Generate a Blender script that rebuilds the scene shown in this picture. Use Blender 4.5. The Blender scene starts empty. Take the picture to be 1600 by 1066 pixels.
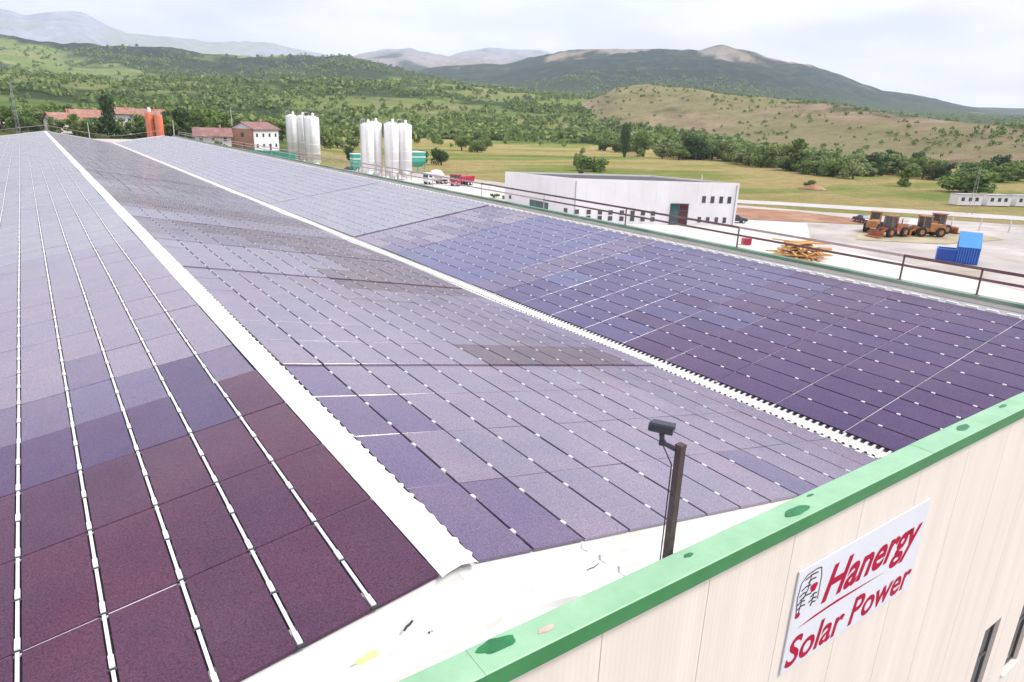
import bpy, math, random
import numpy as np
from mathutils import Vector, Matrix
random.seed(7); RNG = np.random.default_rng(11)
R_ = math.radians
scene = bpy.context.scene
col = scene.collection

# ------------------------------------------------------------------ camera
cam_d = bpy.data.cameras.new('camera'); cam = bpy.data.objects.new('camera', cam_d); col.objects.link(cam)
cam_d.sensor_width = 36.0; cam_d.lens = 36.0*1057/1600
cam_d.clip_start = 0.1; cam_d.clip_end = 90000
RX = Vector((0.82361202, -0.56618076, 0.03320524))        # camera right, world
RU = Vector((0.1484256, 0.27167841, 0.95087364))          # camera up
RF = Vector((0.54738751, 0.77822245, -0.30779333))        # view direction
CAM_Z = 16.0
cam.matrix_world = Matrix(((RX.x, RU.x, -RF.x, 0), (RX.y, RU.y, -RF.y, 0), (RX.z, RU.z, -RF.z, CAM_Z), (0, 0, 0, 1)))
scene.camera = cam

# ------------------------------------------------------------------ world, sun, exposure
SUN_AZ, SUN_EL = R_(128), R_(52)          # from the right and a little behind (azimuth clockwise from +Y)
world = bpy.data.worlds.new('World'); scene.world = world; world.use_nodes = True
wn, wl = world.node_tree.nodes, world.node_tree.links
wn.clear()
w_out = wn.new('ShaderNodeOutputWorld'); w_bg = wn.new('ShaderNodeBackground')
sky = wn.new('ShaderNodeTexSky'); sky.sky_type = 'NISHITA'; sky.sun_disc = False
sky.sun_elevation = SUN_EL; sky.sun_rotation = SUN_AZ
sky.air_density = 1.0; sky.dust_density = 2.0; sky.ozone_density = 1.0; sky.altitude = 700
tc = wn.new('ShaderNodeTexCoord'); sep = wn.new('ShaderNodeSeparateXYZ'); wl.new(tc.outputs['Generated'], sep.inputs[0])
mx = wn.new('ShaderNodeMath'); mx.operation = 'MAXIMUM'; wl.new(sep.outputs['Z'], mx.inputs[0]); mx.inputs[1].default_value = 0.0
ad = wn.new('ShaderNodeMath'); ad.operation = 'ADD'; wl.new(mx.outputs[0], ad.inputs[0]); ad.inputs[1].default_value = 0.16
dx = wn.new('ShaderNodeMath'); dx.operation = 'DIVIDE'; wl.new(sep.outputs['X'], dx.inputs[0]); wl.new(ad.outputs[0], dx.inputs[1])
dy = wn.new('ShaderNodeMath'); dy.operation = 'DIVIDE'; wl.new(sep.outputs['Y'], dy.inputs[0]); wl.new(ad.outputs[0], dy.inputs[1])
cmb = wn.new('ShaderNodeCombineXYZ'); wl.new(dx.outputs[0], cmb.inputs[0]); wl.new(dy.outputs[0], cmb.inputs[1])
cn = wn.new('ShaderNodeTexNoise'); cn.inputs['Scale'].default_value = 0.55; cn.inputs['Detail'].default_value = 7; cn.inputs['Roughness'].default_value = 0.55
cn.inputs['Distortion'].default_value = 0.4
wl.new(cmb.outputs[0], cn.inputs['Vector'])
cr = wn.new('ShaderNodeValToRGB'); cr.color_ramp.elements[0].position = 0.36; cr.color_ramp.elements[1].position = 0.60
cr.color_ramp.elements[0].color = (0.72, 0.72, 0.72, 1); cr.color_ramp.elements[1].color = (1, 1, 1, 1)
wl.new(cn.outputs['Fac'], cr.inputs[0])
cn2 = wn.new('ShaderNodeTexNoise'); cn2.inputs['Scale'].default_value = 0.9; cn2.inputs['Detail'].default_value = 6
wl.new(cmb.outputs[0], cn2.inputs['Vector'])
cr2 = wn.new('ShaderNodeValToRGB')
cr2.color_ramp.elements[0].position = 0.38; cr2.color_ramp.elements[1].position = 0.60
cr2.color_ramp.elements[0].color = (4.6, 4.6, 5.2, 1); cr2.color_ramp.elements[1].color = (7.4, 7.3, 7.7, 1)
wl.new(cn2.outputs['Fac'], cr2.inputs[0])
mixw = wn.new('ShaderNodeMixRGB'); wl.new(cr.outputs[0], mixw.inputs['Fac']); wl.new(sky.outputs[0], mixw.inputs[1]); wl.new(cr2.outputs[0], mixw.inputs[2])
wl.new(mixw.outputs[0], w_bg.inputs['Color']); w_bg.inputs['Strength'].default_value = 0.11
wl.new(w_bg.outputs[0], w_out.inputs['Surface'])

sun_d = bpy.data.lights.new('sun', 'SUN'); sun_d.energy = 2.0; sun_d.angle = R_(14); sun_d.color = (1.0, 0.96, 0.9)
sun = bpy.data.objects.new('sun', sun_d); col.objects.link(sun)
sdir = Vector((math.sin(SUN_AZ)*math.cos(SUN_EL), math.cos(SUN_AZ)*math.cos(SUN_EL), math.sin(SUN_EL)))
sun.rotation_euler = (-sdir).to_track_quat('-Z', 'Y').to_euler(); sun.location = sdir*60 + Vector((0, 0, 20))
vs = scene.view_settings
vs.view_transform = 'Standard'; vs.look = 'None'; vs.gamma = 1.0; vs.exposure = 0.97; vs.use_curve_mapping = False
scene.render.engine = 'CYCLES'
scene.cycles.max_bounces = 6; scene.cycles.diffuse_bounces = 2; scene.cycles.glossy_bounces = 3
scene.cycles.transparent_max_bounces = 8; scene.cycles.volume_bounces = 1
scene.cycles.use_denoising = True
scene.render.film_transparent = False

# ------------------------------------------------------------------ materials
MATS = {}
def new_mat(name):
    m = bpy.data.materials.new(name); m.use_nodes = True
    nt = m.node_tree; p = nt.nodes['Principled BSDF']
    return m, nt, p
def ramp(nt, fac, stops):
    r = nt.nodes.new('ShaderNodeValToRGB'); e = r.color_ramp.elements
    while len(e) > 1: e.remove(e[-1])
    e[0].position, e[0].color = stops[0][0], (*stops[0][1], 1)
    for pos, c in stops[1:]:
        k = e.new(pos); k.color = (*c, 1)
    nt.links.new(fac, r.inputs[0]); return r.outputs[0]
def noise(nt, scale, detail=4, coord='Object', rough=0.55, stretch=None, rot=None):
    t = nt.nodes.new('ShaderNodeTexCoord'); n = nt.nodes.new('ShaderNodeTexNoise')
    n.inputs['Scale'].default_value = scale; n.inputs['Detail'].default_value = detail; n.inputs['Roughness'].default_value = rough
    if coord == 'World':
        src = nt.nodes.new('ShaderNodeNewGeometry').outputs['Position']
    else: src = t.outputs[coord]
    if stretch:
        mp = nt.nodes.new('ShaderNodeMapping'); mp.inputs['Scale'].default_value = stretch
        if rot: mp.inputs['Rotation'].default_value = rot
        nt.links.new(src, mp.inputs[0]); src = mp.outputs[0]
    nt.links.new(src, n.inputs['Vector']); return n.outputs['Fac']
def mixc(nt, fac, a, b, mode='MIX'):
    m = nt.nodes.new('ShaderNodeMixRGB'); m.blend_type = mode
    for i, v in ((0, fac), (1, a), (2, b)):
        if hasattr(v, 'default_value') or hasattr(v, 'is_linked'): nt.links.new(v, m.inputs[i])
        elif i == 0: m.inputs[0].default_value = v
        else: m.inputs[i].default_value = (*v, 1)
    return m.outputs[0]
def bump(nt, p, h, strength=0.3, dist=0.02):
    b = nt.nodes.new('ShaderNodeBump'); b.inputs['Strength'].default_value = strength; b.inputs['Distance'].default_value = dist
    nt.links.new(h, b.inputs['Height']); nt.links.new(b.outputs[0], p.inputs['Normal'])
def simple(name, c, rough=0.6, var=0.15, scale=3.0, metal=0.0, coord='Object', bmp=0.0, dirt=None, dirt_scale=0.8, spec=0.5):
    if name in MATS: return MATS[name]
    m, nt, p = new_mat(name)
    f = noise(nt, scale, 5, coord)
    lo = tuple(max(0, v*(1-var)) for v in c); hi = tuple(min(1, v*(1+var)) for v in c)
    out = ramp(nt, f, [(0.3, lo), (0.7, hi)])
    if dirt:
        f2 = noise(nt, dirt_scale, 8, coord, 0.65)
        mask = ramp(nt, f2, [(0.5, (0, 0, 0)), (0.72, (1, 1, 1))])
        out = mixc(nt, mask, out, dirt)
    nt.links.new(out, p.inputs['Base Color'])
    p.inputs['Roughness'].default_value = rough; p.inputs['Metallic'].default_value = metal
    p.inputs['Specular IOR Level'].default_value = spec
    if bmp: bump(nt, p, f, bmp)
    MATS[name] = m; return m

def panel_mat(name, cols, ior, rough, tint=(1, 1, 1)):
    """thin-film module: absorber tint, with sky or hill reflection put into the colour; each module (mesh island) its own shade"""
    m, nt, p = new_mat(name)
    g = nt.nodes.new('ShaderNodeNewGeometry'); rnd = g.outputs['Random Per Island']
    oi = nt.nodes.new('ShaderNodeObjectInfo')
    a = nt.nodes.new('ShaderNodeMath'); a.operation = 'ADD'; nt.links.new(rnd, a.inputs[0]); nt.links.new(oi.outputs['Random'], a.inputs[1])
    fr = nt.nodes.new('ShaderNodeMath'); fr.operation = 'FRACT'; nt.links.new(a.outputs[0], fr.inputs[0])
    base = ramp(nt, fr.outputs[0], [(i/(len(cols)-1), c) for i, c in enumerate(cols)])
    f = noise(nt, 0.9, 4, 'World'); blot = ramp(nt, f, [(0.3, (0.84, 0.86, 0.95)), (0.7, (1.15, 1.08, 1.04))])
    base = mixc(nt, 1.0, base, blot, 'MULTIPLY')
    gr = noise(nt, 55, 2, 'World'); grain = ramp(nt, gr, [(0.32, (0.55, 0.55, 0.55)), (0.68, (1.5, 1.5, 1.5))])
    base = mixc(nt, 1.0, base, grain, 'MULTIPLY')
    du = noise(nt, 0.35, 8, 'World', 0.7); dmask = ramp(nt, du, [(0.35, (0.0, 0.0, 0.0)), (0.8, (0.07, 0.07, 0.07))])
    base = mixc(nt, dmask, base, (0.36, 0.33, 0.34))
    nt.links.new(base, p.inputs['Base Color'])
    p.inputs['IOR'].default_value = ior
    rr = ramp(nt, noise(nt, 0.6, 4, 'World'), [(0.3, (rough*0.8,)*3), (0.7, (rough*1.25,)*3)])
    nt.links.new(rr, p.inputs['Roughness'])
    p.inputs['Specular Tint'].default_value = (*tint, 1)
    wv = noise(nt, 0.7, 2, 'World'); bump(nt, p, wv, 0.25, 0.012)
    MATS[name] = m; return m

M = {}  # panel tones
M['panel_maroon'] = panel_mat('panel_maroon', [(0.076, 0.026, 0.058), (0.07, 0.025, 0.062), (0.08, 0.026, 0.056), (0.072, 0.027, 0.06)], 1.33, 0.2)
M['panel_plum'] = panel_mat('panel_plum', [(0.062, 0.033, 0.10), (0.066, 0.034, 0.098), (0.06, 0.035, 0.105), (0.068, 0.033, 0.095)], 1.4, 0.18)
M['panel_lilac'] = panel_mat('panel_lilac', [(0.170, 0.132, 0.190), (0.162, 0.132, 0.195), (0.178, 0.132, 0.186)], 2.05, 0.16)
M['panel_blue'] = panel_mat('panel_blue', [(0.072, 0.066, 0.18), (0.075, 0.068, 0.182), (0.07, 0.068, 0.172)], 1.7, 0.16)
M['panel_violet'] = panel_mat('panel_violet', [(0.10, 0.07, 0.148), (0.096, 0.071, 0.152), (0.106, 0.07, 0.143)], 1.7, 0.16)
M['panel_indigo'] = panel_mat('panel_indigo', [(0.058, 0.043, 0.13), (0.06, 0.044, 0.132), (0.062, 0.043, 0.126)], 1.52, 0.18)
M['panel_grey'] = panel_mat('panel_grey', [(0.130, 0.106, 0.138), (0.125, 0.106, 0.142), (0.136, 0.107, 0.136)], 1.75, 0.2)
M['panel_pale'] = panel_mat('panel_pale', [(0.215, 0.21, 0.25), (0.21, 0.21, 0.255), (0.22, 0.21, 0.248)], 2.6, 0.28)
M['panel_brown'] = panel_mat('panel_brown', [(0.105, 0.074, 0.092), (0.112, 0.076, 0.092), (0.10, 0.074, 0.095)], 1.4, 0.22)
M['sheet'] = simple('white_roof_sheet', (0.66, 0.65, 0.63), 0.5, 0.05, 2.0, dirt=(0.58, 0.56, 0.53), dirt_scale=1.4)
M['flash'] = simple('white_flashing', (0.72, 0.71, 0.68), 0.45, 0.04, 3.0, dirt=(0.56, 0.54, 0.50), dirt_scale=1.6)
M['strip'] = simple('pale_aluminium_strip', (0.72, 0.71, 0.73), 0.35, 0.06, 8.0)
M['greystrip'] = simple('grey_aluminium_strip', (0.36, 0.36, 0.39), 0.4, 0.06, 8.0)
M['clamp'] = simple('bright_clamp', (0.66, 0.66, 0.68), 0.3, 0.05, 8.0)
M['darkclamp'] = simple('dark_connector', (0.03, 0.03, 0.035), 0.5, 0.1, 8.0)
M['greydeck'] = simple('grey_roof_membrane', (0.42, 0.42, 0.42), 0.7, 0.12, 0.8, dirt=(0.55, 0.53, 0.5), dirt_scale=0.3)
M['gutter'] = simple('gutter_metal', (0.6, 0.6, 0.6), 0.5, 0.1, 2.0)
def cap_mat():
    m, nt, p = new_mat('green_painted_flashing')
    f = noise(nt, 1.6, 8, 'Object', 0.65)
    base = ramp(nt, f, [(0.3, (0.025, 0.18, 0.055)), (0.7, (0.04, 0.23, 0.075))])
    g = nt.nodes.new('ShaderNodeNewGeometry'); s = nt.nodes.new('ShaderNodeSeparateXYZ'); nt.links.new(g.outputs['Normal'], s.inputs[0])
    # dust and chalked paint lie on the flat top only
    d = noise(nt, 2.5, 8, 'Object', 0.6); dm = ramp(nt, d, [(0.25, (0.38, 0.38, 0.38)), (0.75, (0.62, 0.62, 0.62))])
    up = nt.nodes.new('ShaderNodeMath'); up.operation = 'MULTIPLY'; nt.links.new(dm, up.inputs[0])
    gt = nt.nodes.new('ShaderNodeMath'); gt.operation = 'GREATER_THAN'; nt.links.new(s.outputs['Z'], gt.inputs[0]); gt.inputs[1].default_value = 0.7
    nt.links.new(gt.outputs[0], up.inputs[1])
    base = mixc(nt, up.outputs[0], base, (0.48, 0.70, 0.50))
    nt.links.new(base, p.inputs['Base Color']); p.inputs['Roughness'].default_value = 0.5
    return m
M['cap'] = cap_mat()
M['patch'] = simple('fresh_green_paint', (0.015, 0.16, 0.05), 0.35, 0.25, 9.0)
M['pinkpatch'] = simple('scraped_pink_primer', (0.55, 0.38, 0.32), 0.7, 0.2, 9.0)
M['yellowpatch'] = simple('yellow_stain', (0.60, 0.66, 0.26), 0.7, 0.1, 5.0)
def wall_mat():
    m, nt, p = new_mat('cream_ribbed_wall')
    t = nt.nodes.new('ShaderNodeTexCoord')
    w = nt.nodes.new('ShaderNodeTexWave'); w.bands_direction = 'X'; w.inputs['Scale'].default_value = 5.2; w.inputs['Distortion'].default_value = 0.0
    nt.links.new(t.outputs['Object'], w.inputs['Vector'])
    f = noise(nt, 1.1, 6, 'Object', 0.6, (3.0, 3.0, 0.25))
    base = ramp(nt, f, [(0.3, (0.70, 0.63, 0.56)), (0.7, (0.78, 0.72, 0.65))])
    nt.links.new(base, p.inputs['Base Color']); p.inputs['Roughness'].default_value = 0.5
    bump(nt, p, w.outputs['Fac'], 0.25, 0.004)
    return m
M['wall'] = wall_mat()
M['seam'] = simple('wall_joint', (0.42, 0.38, 0.34), 0.7)
M['frame'] = simple('dark_window_frame', (0.07, 0.07, 0.075), 0.4)
def glass_mat(name, c):
    m, nt, p = new_mat(name)
    p.inputs['Roughness'].default_value = 0.06; p.inputs['IOR'].default_value = 1.5
    base = ramp(nt, noise(nt, 0.8, 3), [(0.35, tuple(v*0.7 for v in c)), (0.7, c)]); nt.links.new(base, p.inputs['Base Color'])
    return m
M['glass'] = glass_mat('window_glass', (0.07, 0.085, 0.10))
M['glass_teal'] = glass_mat('teal_glass', (0.03, 0.12, 0.13))
M['glass_maroon'] = glass_mat('maroon_glass', (0.08, 0.012, 0.03))
M['pole'] = simple('dark_brown_steel', (0.055, 0.035, 0.04), 0.5, 0.3, 14.0, dirt=(0.10, 0.07, 0.06), dirt_scale=6)
M['camhouse'] = simple('dark_grey_camera_housing', (0.035, 0.035, 0.055), 0.35, 0.15, 10.0)
M['lens'] = simple('pale_camera_face', (0.5, 0.5, 0.5), 0.25)
M['rail'] = simple('rusty_steel', (0.15, 0.085, 0.09), 0.6, 0.3, 2.0, dirt=(0.24, 0.14, 0.11), dirt_scale=0.6)
M['signboard'] = simple('sign_board', (0.66, 0.69, 0.77), 0.35, 0.03, 2.0)
M['red'] = simple('sign_red', (0.40, 0.004, 0.04), 0.6, 0.08, 4.0, spec=0.1)
M['black'] = simple('sign_black', (0.03, 0.02, 0.03), 0.5)
M['debris'] = simple('dark_debris', (0.03, 0.03, 0.03), 0.8)
M['sealant'] = simple('grey_sealant', (0.52, 0.52, 0.53), 0.6, 0.3, 12.0)

# ------------------------------------------------------------------ mesh helpers
class MB:
    def __init__(s): s.v = []; s.f = []; s.m = []
    def add(s, vs, fs, mi=0):
        o = len(s.v); s.v += [tuple(v) for v in vs]
        s.f += [tuple(o+i for i in f) for f in fs]; s.m += [mi]*len(fs); return s
    def box(s, a, b, mi=0):
        x0, y0, z0 = a; x1, y1, z1 = b
        return s.add([(x0,y0,z0),(x1,y0,z0),(x1,y1,z0),(x0,y1,z0),(x0,y0,z1),(x1,y0,z1),(x1,y1,z1),(x0,y1,z1)],
                     [(0,3,2,1),(4,5,6,7),(0,1,5,4),(1,2,6,5),(2,3,7,6),(3,0,4,7)], mi)
    def cbox(s, c, d, mi=0):
        return s.box([c[i]-d[i]/2 for i in range(3)], [c[i]+d[i]/2 for i in range(3)], mi)
    def hexa(s, p, mi=0):  # 8 points bottom 4, top 4
        return s.add(p, [(0,3,2,1),(4,5,6,7),(0,1,5,4),(1,2,6,5),(2,3,7,6),(3,0,4,7)], mi)
    def tube(s, p0, p1, r0, r1=None, n=10, mi=0, caps=True):
        r1 = r0 if r1 is None else r1
        p0, p1 = Vector(p0), Vector(p1); d = (p1-p0).normalized()
        u = d.orthogonal().normalized(); w = d.cross(u)
        vs = []
        for p, r in ((p0, r0), (p1, r1)):
            for i in range(n):
                a = 2*math.pi*i/n; vs.append(p + (u*math.cos(a)+w*math.sin(a))*r)
        fs = [(i, (i+1) % n, n+(i+1) % n, n+i) for i in range(n)]
        if caps: fs += [tuple(range(n-1, -1, -1)), tuple(range(n, 2*n))]
        return s.add(vs, fs, mi)
    def lathe(s, c, prof, n=16, mi=0):  # prof: (r,z) list
        vs = []
        for r, z in prof:
            for i in range(n):
                a = 2*math.pi*i/n; vs.append((c[0]+r*math.cos(a), c[1]+r*math.sin(a), c[2]+z))
        fs = []
        for k in range(len(prof)-1):
            for i in range(n):
                fs.append((k*n+i, k*n+(i+1) % n, (k+1)*n+(i+1) % n, (k+1)*n+i))
        fs.append(tuple(range(n-1, -1, -1))); fs.append(tuple(range((len(prof)-1)*n, len(prof)*n)))
        return s.add(vs, fs, mi)
    def path(s, pts, r, n=8, mi=0):
        for a, b in zip(pts[:-1], pts[1:]): s.tube(a, b, r, r, n, mi)
        return s
    def prism(s, poly, z0, z1, mi=0):
        n = len(poly)
        vs = [(x, y, z0) for x, y in poly]+[(x, y, z1) for x, y in poly]
        return s.add(vs, [tuple(range(n-1, -1, -1)), tuple(range(n, 2*n))]+[(i, (i+1) % n, n+(i+1) % n, n+i) for i in range(n)], mi)
    def mesh(s, name, mats, smooth=False):
        me = bpy.data.meshes.new(name); me.from_pydata(s.v, [], s.f)
        for m in (mats if isinstance(mats, (list, tuple)) else [mats]): me.materials.append(m)
        if any(s.m): me.polygons.foreach_set('material_index', s.m)
        if smooth: me.polygons.foreach_set('use_smooth', [True]*len(me.polygons))
        me.update(); return me
    def build(s, name, mats, parent=None, smooth=False, loc=None):
        return obj(name, s.mesh(name, mats, smooth), parent, loc)
def obj(name, me, parent=None, loc=None):
    o = bpy.data.objects.new(name, me); col.objects.link(o)
    if parent: o.parent = parent
    if loc is not None: o.location = loc
    return o
def tag(o, label, cat, group=None):
    o['label'] = label; o['category'] = cat
    if group: o['group'] = group
    return o
def thing(name, label, cat, loc=(0, 0, 0), rz=0.0, group=None):
    o = bpy.data.objects.new(name, None); col.objects.link(o); o.empty_display_size = 0.5
    o.location = loc; o.rotation_euler = (0, 0, rz); return tag(o, label, cat, group)
def struct(o): o['kind'] = 'structure'; return o
def stuff(o): o['kind'] = 'stuff'; return o
def dup(root, loc, rz, scale=None, label=None):
    r = root.copy(); col.objects.link(r); r.location = loc; r.rotation_euler = (0, 0, rz)
    if scale: r.scale = scale
    if label: r['label'] = label
    for ch in list(root.children):
        c = ch.copy(); col.objects.link(c); c.parent = r
        for g in list(ch.children):
            d = g.copy(); col.objects.link(d); d.parent = c
    return r

# ------------------------------------------------------------------ terrain
_perm = RNG.random((256, 256))
def vnoise(x, y):
    xi = np.floor(x).astype(int); yi = np.floor(y).astype(int); fx = x-xi; fy = y-yi
    fx = fx*fx*(3-2*fx); fy = fy*fy*(3-2*fy)
    a = _perm[xi % 256, yi % 256]; b = _perm[(xi+1) % 256, yi % 256]; c = _perm[xi % 256, (yi+1) % 256]; d = _perm[(xi+1) % 256, (yi+1) % 256]
    return (a*(1-fx)+b*fx)*(1-fy)+(c*(1-fx)+d*fx)*fy
def fbm(x, y, o=5, g=0.5):
    t = 0; a = 1; n = 0
    for i in range(o):
        t = t+a*vnoise(x+17.3*i, y-9.1*i); n += a; a *= g; x = x*2.03; y = y*2.03
    return t/n
def sstep(t): t = np.clip(t, 0, 1); return t*t*(3-2*t)
# skyline tables: (azimuth clockwise from +Y in degrees, elevation seen from the roof in degrees)
L_FAR = dict(D=12000, s0=0.62, t=[(-180, 2.5), (-40, 3.5), (-12, 5.0), (-0.2, 5.6), (1.1, 5.3), (3, 5.65), (4.3, 5.75), (5.4, 5.35), (6.9, 4.85), (9.2, 4.8), (12.1, 4.66), (14, 4.9), (16, 4.85), (18.7, 4.5), (21.1, 4.1), (30, 3.0), (60, 1.0), (180, 2.5)])
L_MID = dict(D=7500, s0=0.5, t=[(-180, 1.5), (0, 2.0), (18, 3.0), (21.1, 3.9), (22.5, 4.5), (24.4, 4.85), (26.4, 5.05), (28, 4.75), (29.3, 4.45), (30.5, 4.8), (32.3, 5.12), (36.3, 5.3), (37.8, 5.0), (42, 4.2), (60, 2.0), (180, 1.5)])
L_RGT = dict(D=4800, s0=0.33, t=[(-180, 1.0), (10, 1.2), (22, 2.6), (29.3, 3.65), (33.4, 4.05), (36.4, 4.63), (38.8, 5.16), (41.8, 5.23), (44.7, 5.43), (48.6, 5.34), (50.2, 5.67), (52.3, 5.24), (54.6, 4.6), (56.4, 4.39), (58.7, 3.67), (61.7, 2.72), (63.3, 2.57), (66.5, 2.08), (70.2, 1.34), (76, 0.8), (100, 0.5), (180, 1.0)])
L_LFT = dict(D=3300, s0=0.3, t=[(-180, 1.5), (-30, 3.0), (-8, 3.6), (-0.5, 3.72), (1.2, 3.67), (2.9, 3.42), (6, 3.8), (9.1, 3.74), (12, 3.6), (15.1, 3.68), (18.2, 3.9), (21.5, 4.1), (25, 3.5), (30, 2.7), (36, 2.2), (50, 1.5), (180, 1.5)])
L_LOW = dict(D=1500, s0=0.28, t=[(-180, 0.8), (-20, 1.6), (0, 1.75), (6, 1.6), (10, 1.9), (16, 2.0), (20, 2.3), (26, 2.45), (32, 2.3), (38, 1.9), (45, 1.4), (55, 0.6), (75, 0.3), (180, 0.8)])
L_KNO = dict(D=None, s0=0.55, t=[(-180, -1.0), (34, -0.8), (37, 0.2), (39.6, 1.2), (40.6, 1.7), (42.5, 2.68), (44.9, 3.09), (47.4, 2.92), (51.8, 2.4), (57.6, 2.13), (62.8, 1.37), (66, 1.03), (70.3, 0.75), (80, 0.2), (110, -0.8), (180, -1.0)])
def layer(L, az, r):
    e = np.interp(az, [p[0] for p in L['t']], [p[1] for p in L['t']])
    D = np.interp(az, [34, 42, 57, 71, 90], [1300, 1150, 900, 640, 560]) if L['D'] is None else L['D']*(1+0.10*np.sin(az*0.11+L['D']))
    H = np.maximum(CAM_Z + D*np.tan(np.radians(e)), 0)
    s = r/D
    up = sstep((s-L['s0'])/(1-L['s0'])); dn = 1-0.65*sstep((s-1)/0.9)
    return H*np.where(s < 1, up, dn), s
def terrain(x, y):
    r = np.hypot(x, y)+1e-6; az = np.degrees(np.arctan2(x, y))
    hs = []; ss = []
    for L in (L_FAR, L_MID, L_RGT, L_LFT, L_LOW, L_KNO):
        h, s = layer(L, az, r); D = L['D'] or 900
        lam = D*0.16
        rel = fbm(x/lam+3, y/lam+5, 5)-0.5
        rid = 1-np.abs(2*fbm(x/(lam*0.7)+31, y/(lam*0.7)+7, 4)-1)
        h = h*(1+(0.28*rel+0.30*(rid-0.75))*np.clip((1.02-s)*5, 0.30 if L is L_FAR else 0.10, 1))
        hs.append(np.maximum(h, 0)); ss.append(s)
    hs = np.array(hs); k = 7
    h = (np.sum(hs**k, 0)+1e-9)**(1/k)
    h = np.where(h < 0.9, h*0.0+np.maximum(h-0.5, 0), h)
    rise = 7.0*sstep((r-185)/110)*(1-sstep((az-13)/9))*sstep((az+60)/30)
    who = np.argmax(hs, 0); who = np.where(rise > h, 4, who)
    h = np.maximum(h, rise)
    return h, who, r, az, hs
def ground_z(x, y):
    return float(terrain(np.array([float(x)]), np.array([float(y)]))[0][0])

def land_cover(x, y, h, who):
    # land cover: forest / dry grass / bare rock weights
    n1 = fbm(x/170, y/170, 5, 0.6); n2 = fbm(x/420+40, y/420+9, 5, 0.6); n3 = fbm(x/60+9, y/60, 4, 0.6); n4 = fbm(x/900+4, y/900+9, 5, 0.6)
    hn = h/np.maximum(h.max(), 1)
    forest = np.zeros_like(h); dry = np.zeros_like(h); rock = np.zeros_like(h)
    hill = h > 1.5
    isK = who == 5; isL = who == 4; isLF = who == 3; isR = who == 2; isM = who == 1; isF = who == 0
    forest = np.where(isL, sstep((n1-0.47)/0.10), forest)
    forest = np.where(isLF, sstep((n2-0.34)/0.10), forest)
    forest = np.where(isK, sstep((n3*0.5+n1*0.5-0.55)/0.08)*0.7, forest)
    crest = np.clip(h/np.maximum(CAM_Z+4800*np.tan(np.radians(5.2)), 1), 0, 1.2)
    forest = np.where(isR, 1-sstep((crest+0.7*(n2-0.5)+1.0*(n1-0.5)-0.80)/0.16), forest)
    forest = np.where(isM, 1-sstep((h/680+0.8*(n2-0.5)-0.55)/0.2), forest)
    rock = np.where(isR | isM, sstep((h/480+0.6*(n1-0.5)-0.66)/0.2), rock)
    rock = np.where(isF, 0.55+0.45*sstep((n4-0.45)/0.1), rock)
    dry = np.where(isK, 0.62+0.38*sstep((n1-0.4)/0.2), dry)
    dry = np.where(isL, 0.30*sstep((n3-0.45)/0.15), dry)
    dry = np.where(isR | isM, 0.95, dry)
    dry = np.where(isLF, 0.35*sstep((n1-0.5)/0.15), dry)
    forest = np.where(hill, forest, 0.0)
    plain = np.where(hill, 0.0, 1.0)
    return forest, dry, rock, plain
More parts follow.
